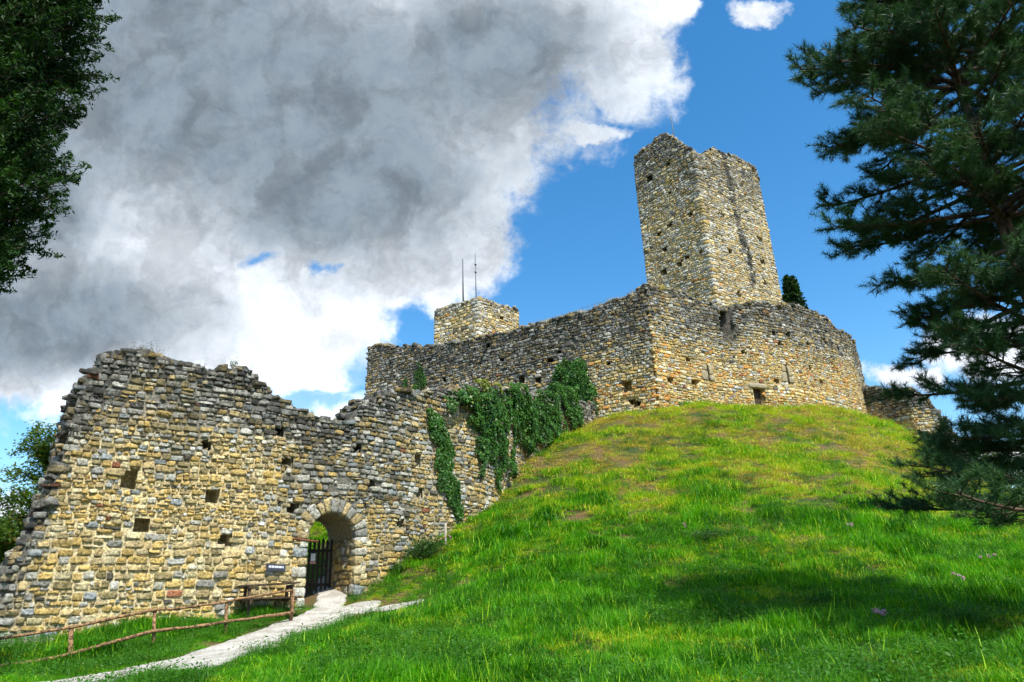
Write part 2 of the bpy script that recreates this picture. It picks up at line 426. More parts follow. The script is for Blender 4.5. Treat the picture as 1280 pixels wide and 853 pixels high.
def layout(s0, s1, z0, z1, hr, wr, inside, seed=0, gap=.007, wob=.12):
    g = random.Random(seed); out = []; z = z0
    while z < z1:
        h = g.uniform(*hr); s = s0-g.random()*.3
        if g.random() < .2: h *= .65
        while s < s1:
            w = min(h*(wr[0]+(wr[1]-wr[0])*g.random()**1.4), .72)
            if g.random() < .12: w *= .55
            parts = [(z, h)]
            if g.random() < .16 and h > .17: f = g.uniform(.35, .65); parts = [(z, h*f), (z+h*f, h*(1-f))]
            for zz, hq in parts:
                ws = [(s, w)] if not (len(parts) > 1 and g.random() < .5) else [(s, w*.5), (s+w*.5, w*.5)]
                for ss_, ww in ws:
                    out.append((ss_+ww/2, zz+hq/2, max(.03, ww/2-gap), max(.025, hq/2-gap), g.gauss(0, .06), g.uniform(.3, 1.25)))
            s += w
        z += h
    st = np.array(out)
    st[:, 1] += wob*fbm(st[:, 0]*.33, st[:, 1]*.30, 0, seed+5)*1.6+.055*vn(st[:, 0]*1.1, st[:, 1]*.5, 0, seed)+.03*vn(st[:, 0]*2.6, st[:, 1]*2.0, 0, seed)
    gg = np.random.default_rng(seed+2); n = len(st)
    st[:, 0] += gg.normal(0, .012, n); st[:, 1] += gg.normal(0, .012, n); st[:, 2] *= gg.uniform(.90, 1.10, n); st[:, 3] *= gg.uniform(.84, 1.12, n)
    return st[inside(st[:, 0], st[:, 1], st[:, 2], st[:, 3])]
def core(acc, pn, s0, s1, zb, zt, thick, cell, holes, mcol, rec=.03, cut=None, topn=.12, seed=0, ce=0.0):
    s0, s1 = s0+ce, s1-ce
    ns = int((s1-s0)/cell)+1; S = np.linspace(s0, s1, ns)
    top = zt(S)+topn*fbm(S*2.2, 0, 0, seed); bot = zb(S)
    nt = int((top-bot).max()/cell)+2; T = np.linspace(0, 1, nt)
    SS = np.repeat(S[:, None], nt, 1); Z2 = bot[:, None]+T[None]*(top-bot)[:, None]
    off = -rec+.025*fbm(SS*3, Z2*3, 0, seed+2)
    for (hs, hz, hw, hh_, hd) in holes:
        if hd < 1: continue
        m = (np.abs(SS-hs) < hw+cell*.5) & (np.abs(Z2-hz) < hh_+cell*.5)
        off = np.where(m, -hd, off)
    Fv = pn.pos(SS, Z2, off); Bv = pn.pos(SS, Z2, -thick+0*SS)
    C = mcol(SS.ravel(), Z2.ravel())
    def quads(n0, n1, w): 
        i, j = np.meshgrid(np.arange(n0-1), np.arange(n1-1), indexing='ij'); q = i*w+j
        return np.stack([q, q+w, q+w+1, q+1], -1)
    Q = quads(ns, nt, nt)
    if cut is not None:
        sm = (SS[:-1, :-1]+SS[1:, 1:])/2; zm = (Z2[:-1, :-1]+Z2[1:, 1:])/2
        kp = ~cut(sm, zm)
    else: kp = np.ones((ns-1, nt-1), bool)
    kb = kp.copy(); sm = (SS[:-1, :-1]+SS[1:, 1:])/2; zm = (Z2[:-1, :-1]+Z2[1:, 1:])/2
    for (hs, hz, hw, hh_, hd) in holes:
        if hd >= 1: continue
        m = (np.abs(sm-hs) < hw+cell*.5) & (np.abs(zm-hz) < hh_+cell*.35); kp &= ~m
        tw, th = hw+cell*.7, hh_+cell*.7                 # a real socket running into the wall
        cr = [(hs-tw, hz-th), (hs+tw, hz-th), (hs+tw, hz+th), (hs-tw, hz+th)]
        tv = np.concatenate([pn.pos(np.array([c[0] for c in cr]), np.array([c[1] for c in cr]), -rec-.05), pn.pos(np.array([c[0] for c in cr]), np.array([c[1] for c in cr]), -.75)])
        acc.add(tv, [[0,4,5,1],[1,5,6,2],[2,6,7,3],[3,7,4,0],[4,7,6,5]], None, mcol(np.full(8, hs), np.full(8, hz)))
    acc.add(Fv, Q[kp], None, C); acc.add(Bv, Q[kb][:, ::-1], None, C)
    # top with rubble relief, both ends
    nk = max(3, int(thick/.25)); K = np.linspace(0, 1, nk)
    Tp = np.stack([pn.pos(S, top+(.10*fbm(S*2, k*5, 0, seed+7)+.06 if 0 < k < 1 else 0), off[:, -1]*(1-k)-thick*k) for k in K], 1)
    acc.add(Tp, quads(ns, nk, nk), None, mcol(np.repeat(S, nk), np.repeat(top, nk)))
    for e in (0, -1):
        Ev = np.stack([Fv[e]*(1-k)+Bv[e]*k for k in K], 1)
        q = quads(nt, nk, nk); acc.add(Ev, q if e else q[:, ::-1], None, mcol(np.full(nt*nk, S[e]), np.repeat(Z2[e], nk)))
    return S, top, bot
def rubble(acc, pn, S, top, thick, col, seed, step=.22, size=(.08, .24), rows=None, jz=.05):
    g = np.random.default_rng(seed)
    ar = np.r_[0, np.cumsum(np.hypot(np.diff(S), np.diff(top)))]
    n = int(ar[-1]/step); rows = rows or max(2, int(thick/.35))
    u = (np.arange(n)[:, None]+g.uniform(-.4, .4, (n, rows)))*step
    s = np.interp(u, ar, S).ravel(); z = np.interp(u, ar, top).ravel()
    o = -(np.arange(rows)[None]+g.uniform(.1, .9, (n, rows)))*(thick/rows); o = o.ravel()
    N = len(s); sz = g.uniform(*size, (N, 3))*np.array([1.25, 1.0, .62]); big = g.random(N) < .1; sz[big] *= 1.35
    z = z+g.normal(0, jz, N)-sz[:, 2]*.3
    keep = g.random(N) < .85
    cen = pn.pos(s, z, o)
    nx, ny = np.interp(s, pn.t, pn.nx), np.interp(s, pn.t, pn.ny)
    a = np.arctan2(nx, -ny)+g.normal(0, .4, N); tl = g.normal(0, .22, N)
    M = np.zeros((N, 3, 3)); ca, sa, ct, st = np.cos(a), np.sin(a), np.cos(tl), np.sin(tl)
    M[:, :, 0] = np.stack([ca*ct, sa*ct, st], 1); M[:, :, 1] = np.stack([-sa, ca, 0*a], 1); M[:, :, 2] = np.stack([-ca*st, -sa*st, ct], 1)
    C = col(s, z, g.random((N, 3)))
    blocks(acc, cen[keep], sz[keep], M[keep], C[keep], .07, seed)
def quoins(acc, pa, sa_, da, pb, sb_, db, z0, z1, col, seed, big=(.52, .30), hr=(.22, .36), prot=.06):
    """corner blocks; pa/pb panels meeting at the corner, da/db = direction (+1/-1) into the wall"""
    g = random.Random(seed); z = z0; i = 0; cen = []; size = []; M = []; S = []
    c = pa.pos(np.array([sa_]), np.array([0.0]))[0]
    ta = (pa.pos(np.array([sa_+da*.5]), np.array([0.0]))[0]-c)*2; tb = (pb.pos(np.array([sb_+db*.5]), np.array([0.0]))[0]-c)*2
    while z < z1:
        h = g.uniform(*hr); la, lb = (big if i % 2 else big[::-1]); la *= g.uniform(.75, 1.25); lb *= g.uniform(.75, 1.25)
        o = -(ta+tb)/np.linalg.norm(ta+tb)*(prot*g.uniform(.6, 1.4))
        cen.append(c+ta*la/2+tb*lb/2+o+np.array([0, 0, z+h/2])); size.append((la/2+.03, lb/2+.03, h/2-.01))
        M.append(np.stack([ta, tb, [0, 0, 1]], 1)); S.append(z); z += h; i += 1
    n = len(cen); r = np.random.default_rng(seed).random((n, 3))
    M = np.array(M); 
    if np.linalg.det(M[0]) < 0: M[:, :, 1] *= -1
    blocks(acc, np.array(cen), np.array(size), M, col(np.full(n, sa_), np.array(S), r), .035, seed)
PAL = dict(ochre=(.54,.40,.155), tan=(.52,.42,.23), cream=(.66,.58,.37), grey=(.39,.395,.37), blue=(.33,.37,.39), dark=(.13,.125,.11), orange=(.60,.31,.09), red=(.36,.15,.08), pale=(.62,.62,.57), olive=(.33,.28,.15))
PK = {k: np.array(v) for k, v in PAL.items()}
def pick(r, weights):
    """weights: dict name -> array(N) ; r uniform (N)"""
    names = list(weights); W = np.stack([np.broadcast_to(weights[n], r.shape) for n in names], 1)
    W = np.cumsum(W/W.sum(1, keepdims=True), 1); k = (r[:, None] > W).sum(1).clip(0, len(names)-1)
    return np.array([PK[n] for n in names])[k]
def make_col(weather, kinds):
    def f(s, z, r):
        w0 = weather(s, z); w = np.clip(w0, 0, 1)
        c = pick(r[:, 0], {k: v(w) if callable(v) else v+0*w for k, v in kinds.items()})
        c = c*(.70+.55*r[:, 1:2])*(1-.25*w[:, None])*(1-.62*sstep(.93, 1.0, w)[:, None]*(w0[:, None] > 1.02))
        return np.hstack([c, np.clip(w+.35*(r[:, 2:3]-.5).ravel(), 0, 1)[:, None]])
    return f
KR = dict(ochre=lambda w: 2.0*(1-w)+.1, tan=lambda w: 1.6*(1-w)+.35, cream=lambda w: .5*(1-w)+.1, olive=lambda w: .7+0*w, grey=lambda w: .5+1.3*w, blue=lambda w: .16+.3*w, pale=lambda w: .3+1.5*w, dark=lambda w: .05+.5*w, red=lambda w: .02+0*w)
KC = dict(ochre=lambda w: 1.4*(1-w)+.2, tan=lambda w: 1.0+0*w, cream=lambda w: .8*(1-w)+.1, olive=lambda w: .4+0*w, grey=lambda w: .35+1.6*w, blue=lambda w: .08+.2*w, pale=lambda w: .45+.6*w, dark=lambda w: .03+.45*w, orange=lambda w: .8*(1-w)**2+.02, red=lambda w: .12*(1-w)**2+.01)
KT = dict(ochre=lambda w: .8*(1-w)+.05, tan=lambda w: 1.3+0*w, cream=lambda w: 1.1*(1-w)+.3, olive=lambda w: .5+0*w, grey=lambda w: .7+1.4*w, pale=lambda w: 1.1+.8*w, dark=lambda w: .02+.5*w, orange=lambda w: .12*(1-w))
def masonry(acc, pn, s0, s1, zt, thick, hr, wr, weather, kinds, seed, holes=(), cell=.12, prot=.05, cut=None, mortar=((.50,.40,.22), (.10,.095,.085)), rec=(.02), rub=True, margin=.0, zbf=None, wob=.12, topn=.12, rubsize=(.08, .24), skip=.012, ce=0.0):
    zb = zbf or (lambda S: H(*pn.pos(S, 0*S)[..., :2].T)-.5)
    def mcol(s, z):
        w = np.clip(weather(s, z), 0, 1)[:, None]; m0, m1 = np.array(mortar[0]), np.array(mortar[1])
        k = np.clip(w*1.5-.1, 0, 1)
        return np.hstack([m0*(1-k)+m1*k, w])
    col = make_col(weather, kinds)
    S, top, bot = core(acc, pn, s0, s1, zb, zt, thick, cell, holes, mcol, rec, cut, topn, seed, ce)
    def inside(s, z, hw, hv):
        ok = (z+hv*.2 < np.interp(s, S, top)) & (z > np.interp(s, S, bot)-.1) & (s-hw*.6 > s0) & (s+hw*.6 < s1)
        for (hs, hz, w_, h_, d_) in holes:
            ok &= ~((np.abs(s-hs) < w_+hw*.75) & (np.abs(z-hz) < h_+hv*.75))
        if cut is not None: ok &= ~(cut(s, z) | cut(s-hw*.7, z) | cut(s+hw*.7, z) | cut(s, z-hv*.8))
        ok &= np.random.default_rng(seed+1).random(len(s)) > skip
        return ok
    st = layout(s0, s1, bot.min(), top.max(), hr, wr, inside, seed, wob=wob)
    cols = col(st[:, 0], st[:, 1], np.random.default_rng(seed+9).random((len(st), 3)))
    w = np.clip(weather(st[:, 0], st[:, 1]), 0, 1)
    st[:, 5] *= (1+.35*w)*(.35+.75*sstep(-.35, .25, fbm(st[:, 0]*.8, st[:, 1]*.8, 0, seed+40, 3)))
    put_stones(acc, pn.pos, st, cols, prot, seed, flip=True)
    if rub: rubble(acc, pn, S, top, thick, col, seed+11, size=rubsize)
    return S, top, bot, col

# ================================================================== ruined curtain wall with the gate
b0 = at(-75, 800, 17.3)[:2]; b1 = at(410, 757, 23.2)[:2]; b2 = at(455, 745, 23.9)[:2]; b3 = at(612, 643, 28.6)[:2]; b4 = at(662, 575, 33.5)[:2]; b5 = at(745, 520, 41.6)[:2]
W1 = Panel([b0, b1, b2, b3, b4, b5], smooth=1.2)
top1 = prof(W1, [(-75,745),(-20,735),(8,724),(24,700),(40,668),(60,622),(78,575),(88,535),(93,500),(103,474),(122,462),(140,441),(158,434),(185,437),(212,449),(240,455),(262,464),(282,458),(308,458),(322,476),(336,488),(355,502),(385,520),(415,528),(432,531),(440,522),(455,506),(475,494),(495,489),(530,490),(560,488),(590,484),(615,490),(640,485),(665,492),(690,500),(720,505),(745,505)])
gl, _ = W1.hit(382, 720); gr, _ = W1.hit(443, 700); gc = (gl+gr)/2; gw = (gr-gl)/2
_, ztopi = W1.hit(419, 641); gz = ztopi-gw; gz_ground = float(H(*W1.pos(np.array([gc]), 0)[0, :2]))
print('gate width', gw*2, 'spring z', gz, 'apex', ztopi, 'ground', gz_ground, 'wall L', W1.L)
THK = 2.2
def in_arch(s, z, e=0.0):
    return (np.abs(s-gc) < gw+e) & ((z < gz) | (np.hypot(s-gc, z-gz) < gw+e))
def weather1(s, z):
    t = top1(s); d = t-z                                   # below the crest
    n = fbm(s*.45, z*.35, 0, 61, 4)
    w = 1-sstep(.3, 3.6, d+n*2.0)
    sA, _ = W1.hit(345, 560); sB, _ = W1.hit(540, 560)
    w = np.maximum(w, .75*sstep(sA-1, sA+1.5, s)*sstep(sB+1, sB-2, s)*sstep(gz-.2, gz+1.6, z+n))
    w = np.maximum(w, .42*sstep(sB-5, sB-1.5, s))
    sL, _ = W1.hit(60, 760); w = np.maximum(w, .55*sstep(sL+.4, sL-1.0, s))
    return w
def hole1(px, py, w, h, d=.6):
    s, z = W1.hit(px, py); return (s, z, w, h, d)
holes1 = [hole1(*p) for p in [(162,599,.15,.24),(178,657,.16,.17),(265,620,.15,.15),(281,675,.12,.12),(259,556,.11,.11),(359,577,.12,.10),(366,635,.11,.13),(465,604,.11,.12),(523,576,.10,.18),(524,616,.09,.15),(448,560,.09,.09),(350,540,.08,.1),(500,655,.09,.09),(255,780,.12,.1)]]
a = Acc()
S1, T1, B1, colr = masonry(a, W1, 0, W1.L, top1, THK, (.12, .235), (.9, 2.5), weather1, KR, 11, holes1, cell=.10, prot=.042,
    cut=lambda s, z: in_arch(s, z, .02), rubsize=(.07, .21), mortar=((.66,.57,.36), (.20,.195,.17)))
# passage: jambs and vault
def surfR(s, z, off): return W1.pos(gr-off, z, -s)
def surfL(s, z, off): return W1.pos(gl+off, z, -s)
def surfA(s, t, off):
    an = t/gw; r = gw-off; return W1.pos(gc+r*np.cos(an), gz+r*np.sin(an), -s)
K = np.linspace(-.02, THK+.02, 24)
zj = np.linspace(gz_ground-.6, gz, 30); an = np.linspace(0, np.pi, 40)
ps = np.r_[np.full(30, gr+.03), gc+(gw+.03)*np.cos(an), np.full(30, gl-.03)]; pz = np.r_[zj, gz+(gw+.03)*np.sin(an), zj[::-1]]
SSs, KK = np.meshgrid(ps, K, indexing='ij'); ZZs = np.repeat(pz[:, None], 24, 1)
V = W1.pos(SSs, ZZs, -KK+.0)
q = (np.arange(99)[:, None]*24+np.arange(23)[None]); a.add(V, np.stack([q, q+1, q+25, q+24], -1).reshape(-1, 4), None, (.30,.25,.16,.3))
for k, (sf, z0, z1_, nm) in enumerate([(surfR, gz_ground-.4, gz, 1), (surfL, gz_ground-.4, gz, 1), (surfA, 0, np.pi*gw, 1)]):
    st = layout(.02, THK, z0, z1_, (.20, .34), (1.0, 2.2), lambda s, z, hw, hv: (s-hw > -.05) & (s+hw < THK+.08) & (z+hv*.5 < z1_), 71+k, wob=.03)
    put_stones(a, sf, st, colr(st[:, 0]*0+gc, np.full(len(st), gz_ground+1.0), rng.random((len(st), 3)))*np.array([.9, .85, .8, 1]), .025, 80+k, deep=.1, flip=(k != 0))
wall1 = a.build('ruined_wall', STONE)
tag(wall1, 'long ruined wall of ochre and grey rubble stone with the arched gateway', 'wall')
# arch ring as its own part
a = Acc(); nv = 15; cen = []
VV = BV.copy()
g = random.Random(3)
edges = [-.05]
while edges[-1] < 1.0: edges.append(edges[-1]+g.uniform(.055, .10))
for k in range(len(edges)-1):
    a0, a1 = np.pi*edges[k], np.pi*edges[k+1]; r1 = gw+g.uniform(.40, .52)
    u = (VV+1)/2; an = a0+(a1-a0)*(u[:, 0]*.96+.02); rr = gw-.01+(r1-gw)*u[:, 1]; off = -.30+(.37+g.uniform(-.01, .02))*u[:, 2]
    P = W1.pos(gc+rr*np.cos(an), gz+rr*np.sin(an), off)+rng.normal(0, .006, (len(VV), 3))
    r = np.array([[g.random(), g.random(), g.random()]])
    c = pick(r[:, 0], dict(cream=np.array([.7]), tan=np.array([1.4]), pale=np.array([.4]), grey=np.array([1.0])))[0]*(.62+.4*g.random())
    a.add(P, BQ[:, ::-1], None, (*c, .35))
for side in (-1, 1):                                     # jamb quoins down to the ground
    z = gz-.05; i = 0
    while z > gz_ground-.35:
        h = g.uniform(.20, .36); ln = (.50 if i % 2 else .30)*g.uniform(.8, 1.2)
        u = (VV+1)/2; s = (gr if side > 0 else gl)+side*(-.015+ln*u[:, 0]); zz = z-h+h*(u[:, 1]*.95+.025); off = -.32+.39*u[:, 2]
        c = pick(np.array([g.random()]), dict(cream=np.array([.8]), tan=np.array([1.]), pale=np.array([.9]), blue=np.array([.7])))[0]*(.75+.4*g.random())
        a.add(W1.pos(s, zz, off)+rng.normal(0, .006, (len(VV), 3)), BQ if side > 0 else BQ[:, ::-1], None, (*c, .3)); z -= h; i += 1
a.build('arch', STONE, wall1)
# ================================================================== castle enclosure
A_ = at(824, 511, 40)[:2]
eL = at(460, 480, 51.5)[:2]
CL = Panel([eL, A_]); CR = Panel([A_, at(905, 508, 42.6)[:2], at(1000, 506, 45.2)[:2], at(1045, 513, 47.8)[:2], at(1078, 520, 50.5)[:2], at(1092, 527, 54)[:2]], smooth=1.2)
topL = prof(CL, [(460,434),(478,431),(500,433),(520,434),(545,431),(580,428),(612,420),(640,414),(680,402),(720,392),(750,383),(775,372),(800,361),(815,356),(826,357)])
topR = prof(CR, [(822,357),(840,362),(862,368),(885,378),(893,384),(905,387),(918,381),(940,377),(975,380),(1000,384),(1020,390),(1036,400),(1045,411),(1058,418),(1070,430),(1078,446),(1085,470),(1090,500),(1095,520)])
def weathC(tp, sc_=1.0):
    def f(s, z):
        return 1-sstep(.6, 5.2*sc_, tp(s)-z+fbm(s*.3, z*.4, 0, 65, 3)*1.8)
    return f
def hl(pn, lst): return [(*pn.hit(px, py), w, h, d) for px, py, w, h, d in lst]
holesL = hl(CL, [(652,475,.20,.22,.6),(673,475,.18,.18,.6),(784,483,.22,.30,.7),(797,505,.16,.12,.5),(790,503,.14,.12,.5),(687,451,.14,.12,.5),(555,475,.14,.12,.5),(700,440,.1,.1,.5),(760,455,.1,.1,.5),(628,450,.1,.1,.5),(610,432,.12,.12,.5)])
s_n, z_n = CR.hit(904, 388); _, z_n2 = CR.hit(904, 424)
holesR = hl(CR, [(838,475,.16,.14,.6),(869,478,.20,.18,.6),(967,417,.13,.14,.6),(985,418,.12,.14,.6),(1010,430,.12,.12,.6),(1032,429,.14,.14,.6),(975,430,.1,.1,.6),(970,476,.14,.12,.6),(1026,477,.16,.14,.6),(1048,436,.14,.14,.6),(1040,455,.12,.12,.6),(1013,460,.1,.1,.5),(930,440,.1,.1,.5),(860,450,.1,.1,.5),(885,466,.10,.55,.7),(984,468,.10,.62,.7)])
door_s, door_z0 = CR.hit(950, 503); _, door_z1 = CR.hit(950, 486)
door_zg = float(H(*CR.pos(np.array([door_s]), 0)[0, :2]))
dw = .40; dh = (door_z1-door_zg+.3)/2
holesR += [(door_s, door_zg-.3+dh, dw, dh, .55), (s_n+.1, (z_n+z_n2)/2+.6, .50, (z_n-z_n2)/2+.7, 1.1)]
a = Acc()
_, _, _, colc = masonry(a, CL, -.3, CL.L, topL, 1.4, (.13, .25), (1.0, 2.8), weathC(topL, 1.5), KC, 21, holesL, cell=.16, prot=.05, mortar=((.52,.40,.22), (.21,.20,.17)), wob=.10, ce=.13, topn=.2)
masonry(a, CR, 0, CR.L, topR, 1.4, (.13, .27), (.9, 2.4), weathC(topR, 1.0), KC, 23, holesR, cell=.16, prot=.055, mortar=((.50,.38,.20), (.21,.20,.17)), wob=.12, ce=.13, topn=.2)
quoins(a, CL, CL.L, -1, CR, 0, 1, float(H(*A_))-.4, float(topR(0))-.2, colc, 5)
castle = a.build('castle_wall', STONE)
tag(castle, 'high castle enclosure wall crowning the hill, orange stone low down and grey crest', 'castle wall')
# door, lintel, slit jambs
cd = Acc(); c = CR.pos(np.array([door_s]), np.array([door_zg-.3+dh]), -.35)[0]
nxy = np.array([np.interp(door_s, CR.t, CR.nx), np.interp(door_s, CR.t, CR.ny)]); rz = math.atan2(nxy[0], -nxy[1])
for k in range(5):
    box(cd, c+np.array([math.cos(rz), math.sin(rz), 0])*(k-2)*.165, (.078, .03, dh-.02), rz)
cd.build('door', TABLEWOOD, castle, smooth=False)
cd = Acc(); c = CR.pos(np.array([door_s]), np.array([door_z1+.17]), -.02)[0]
M = np.array(Euler((0, 0, rz)).to_matrix())[None]
blocks(cd, c[None], np.array([[.80, .16, .17]]), M, np.array([[.42,.37,.27,.2]]), .02, 4)
cd.build('lintel', STONE, castle)
cd = Acc()
for hs in holesR[-4:-2]:
    for sd in (-1, 1):
        z = hs[1]-hs[3]
        fr = .62 if sd < 0 else .38
        for i in range(2):
            L = (.26, .19)[i]*(1.0 if sd < 0 else .8); hb = hs[3]*(fr if i == 0 else 1-fr); zc2 = z+hb if i == 0 else z+2*hs[3]-hb
            p = CR.pos(np.array([hs[0]+sd*(hs[2]+L-.02)]), np.array([zc2]), -.05)[0]
            n2 = np.array([np.interp(hs[0], CR.t, CR.nx), np.interp(hs[0], CR.t, CR.ny)]); r2 = math.atan2(n2[0], -n2[1])
            blocks(cd, p[None], np.array([[L, .13, hb-.01]]), np.array(Euler((0, 0, r2)).to_matrix())[None], np.array([[.40,.34,.22,.35] if i else [.36,.32,.23,.4]]), .02, i)
cd.build('arrow_slit_jambs', STONE, castle)
# projecting beam over the recess of the left face
s_b, z_b = CL.hit(612, 422)
cd = Acc(); p0 = CL.pos(np.array([s_b]), np.array([z_b]), -.5)[0]; p1 = CL.pos(np.array([s_b+.2]), np.array([z_b-.1]), .75)[0]
tube(cd, [p0, p1], .10, 6); cd.build('beam', TABLEWOOD, castle)
# lower wall running down on the right
LR = Panel([at(1085, 525, 52.5)[:2], at(1150, 552, 49.5)[:2], at(1230, 600, 49)[:2]])
topLR = prof(LR, [(1085,484),(1100,488),(1120,490),(1140,486),(1150,492),(1162,500),(1185,530),(1215,575),(1235,590)])
a = Acc(); masonry(a, LR, 0, LR.L, topLR, 1.2, (.16, .28), (1.0, 2.4), weathC(topLR, .5), KC, 27, (), cell=.2, prot=.06)
tag(a.build('low_wall', STONE), 'lower broken stone wall running down behind the pine branches', 'wall')
# ================================================================== tower
def tower_thing(name, C, tops, hr, wr, label, cat, seed, hl_, weath, zbase, thick, kinds=KT, quoin=True, extra=None):
    """C: four plan corners, order left, front, right, back"""
    a = Acc(); pns = []
    for k in range(4):
        pn = Panel([C[k], C[(k+1) % 4]]); pns.append(pn)
        tp = tops[k](pn)
        holes = hl(pn, hl_.get(k, []))
        masonry(a, pn, 0, pn.L, tp, thick, hr, wr, weath(tp, k, pn), kinds, seed+k, holes, cell=.2, prot=.045, zbf=lambda S: S*0+zbase, wob=.05, mortar=((.50,.42,.26), (.24,.23,.19)), topn=.16, rubsize=(.08, .22), ce=.13)
        tops[k] = tp
    cf = make_col(weath(tops[0], 0, pns[0]), kinds)
    if quoin:
        for k in range(4):
            pa, pb = pns[k-1], pns[k]
            quoins(a, pa, pa.L, -1, pb, 0, 1, zbase, min(float(tops[k-1](pa.L)), float(tops[k](0)))-.1, cf, seed+20+k, big=(.62, .34), hr=(.22, .38), prot=.03)
    o = a.build(name, STONE); tag(o, label, cat); return o, pns
fc = at(884, 300, 47)[:2]; lc = at(803, 300, 51.3)[:2]; rc = at(963, 300, 51.6)[:2]
C = [lc, fc, rc, lc+rc-fc]
pxl = lambda pix: (lambda pn: prof(pn, pix))
hT = 0
ztL = lambda pn: prof(pn, [(791,196),(800,190),(812,180),(824,170),(834,168),(846,178),(858,184),(870,191),(877,194)])
ztR = lambda pn: prof(pn, [(877,194),(886,192),(892,184),(897,188),(902,190),(915,194),(930,200),(945,208)])
zc_ = at(877, 194, 47)[2]
def wT(tp, k, pn):
    if k == 1:
        sx, _ = pn.hit(915, 260)
        return lambda s, z: np.maximum(.75-.5*sstep(1, 9, tp(s)-z), 1.35*np.exp(-((s-sx-.10*(tp(s)-z)+.25*vn(0*s, z*.5, 0, 4))/.62)**2)*(.75+.5*vn(s*3, z*1.6, 0, 3))*sstep(15, 11, tp(s)-z))
    return lambda s, z: .85-.7*sstep(.5, 7.5, tp(s)-z+fbm(s*.5, z*.4, 0, 6)*1.6)
Zflat = lambda v: (lambda pn: (lambda S: np.asarray(S)*0+v))
zback = float(ztR(Panel([fc, rc]))(5.5))
bk = lambda pn: (lambda S: zback-.5+.3*fbm(np.asarray(S)*.7, 0, 0, 4))
holesT = {0: [(811,223,.22,.24,.5),(835,205,.16,.16,.5),(864,268,.16,.2,.5),(838,281,.14,.16,.5),(823,293,.14,.16,.5),(831,312,.16,.2,.5),(850,330,.14,.14,.5),(830,340,.16,.18,.5),(876,316,.15,.15,.5),(859,322,.12,.12,.5),(837,241,.12,.12,.5)],
          1: [(950,300,.16,.2,.5),(913,314,.14,.16,.5),(953,328,.16,.16,.5),(956,353,.14,.2,.5),(923,367,.16,.18,.5),(902,268,.12,.12,.5)]}
tower, TP = tower_thing('castle_tower', C, [ztL, ztR, bk, bk], (.15, .27), (1.0, 2.8), 'tall square stone keep tower with broken crest rising above the castle wall', 'tower', 31, holesT, wT, 11.0, 1.1)
# small tower
fc2 = at(597, 370, 49)[:2]; lc2 = at(543, 388, 51.4)[:2]; rc2 = at(648, 391, 52.2)[:2]
C2 = [lc2, fc2, rc2, lc2+rc2-fc2]; z2 = at(597, 371, 49)[2]
turret, TP2 = tower_thing('turret', C2, [Zflat(z2)]*4, (.20, .30), (1.0, 2.4), 'low square stone turret with two masts behind the left castle wall', 'turret', 41, {1: [(628,398,.1,.1,.4)]}, lambda tp, k, pn: (lambda s, z: .5*sstep(1.5, 0, tp(s)-z)+.1), 11.0, .8)
# masts
def mast(px, py0, py1, Y, r, label, cross=False):
    p1 = at(px, py0, Y); p0 = p1.copy(); p0[2] = at(px, py1, Y)[2]-1.2
    a = Acc(); tube(a, [p0, p1], [r, r*.7], 8)
    if cross:
        for dz in (.9, 1.6): tube(a, [p1-[.03, 0, dz], p1-[-.03, 0, dz+.12]], r*2, 6)
    tag(a.build('mast', METAL), label, 'mast', 'metal masts on the castle')
mast(578.3, 324, 376, 51, .075, 'thick dark mast on the low turret, left of the thinner one')
mast(594, 318, 370, 50.5, .045, 'thin grey mast on the turret top corner, right of the thicker one', True)
mast(838.5, 144, 172, 52.5, .05, 'thin metal mast on the broken crest of the keep tower')
# wire railing on the castle wall
a = Acc(); pts = []
for px, py in ((722, 391), (733, 388), (741, 384), (749, 381), (757, 377)):
    s, z = CL.hit(px, py); b = CL.pos(np.array([s]), np.array([float(topL(s))]), -.5)[0]
    tube(a, [b-[0, 0, .2], b+[0, 0, .55]], .022, 5); pts.append(b+[0, 0, .5])
tube(a, pts, .012, 4); tag(a.build('wire_railing', METAL), 'thin wire railing along the crest of the left castle wall', 'railing')
# ================================================================== gate, bar, signs
gate = empty('picket_gate', tuple(W1.pos(np.array([gc]), np.array([gz_ground]), -1.75)[0]), 'dark wooden picket gate at the back of the arched passage', 'gate')
def wallrz(pn, s): return math.atan2(np.interp(s, pn.t, pn.nx), -np.interp(s, pn.t, pn.ny))
rzg = wallrz(W1, gc); dirg = np.array([math.cos(rzg), math.sin(rzg), 0])
gcx = np.array(gate.location); npk = int(2*gw/.155)
zg0 = float(H(gcx[0], gcx[1])); _, gtop = W1.hit(395, 690); gh = 1.85
for k in range(npk):
    a = Acc(); t = (k-(npk-1)/2)*.155; hk = gh+random.uniform(-.05, .05); c = gcx+dirg*t; c[2] = zg0+.05
    w = .042; pr = np.array([[-w, 0], [w, 0], [w, hk-.07], [0, hk], [-w, hk-.07]])
    V = np.array([c+dirg*x+np.array([0, 0, z])+np.array([-dirg[1], dirg[0], 0])*y for y in (-.015, .015) for x, z in pr])
    a.add(V, [[0,1,2,4],[5,9,7,6],[0,5,6,1],[1,6,7,2],[2,7,8,3],[3,8,9,4],[4,9,5,0]], [[2,3,4],[7,9,8]])
    a.build('picket', DARKWOOD, gate, smooth=False)
for zz in (.35, gh-.38):
    a = Acc(); box(a, gcx*[1, 1, 0]+np.array([0, 0, zg0+zz])+np.array([-dirg[1], dirg[0], 0])*.04, (gw-.02, .02, .05), rzg); a.build('rail', DARKWOOD, gate, smooth=False)
NOTE = simple('printed_notice', (.72,.74,.80), .6, .1, 30, 0); NOTEB = simple('notice_pink', (.65,.30,.28), .6, .2, 30, 0); NOTED = simple('notice_dark_blue', (.035,.04,.06), .6, .3, 30, 0)
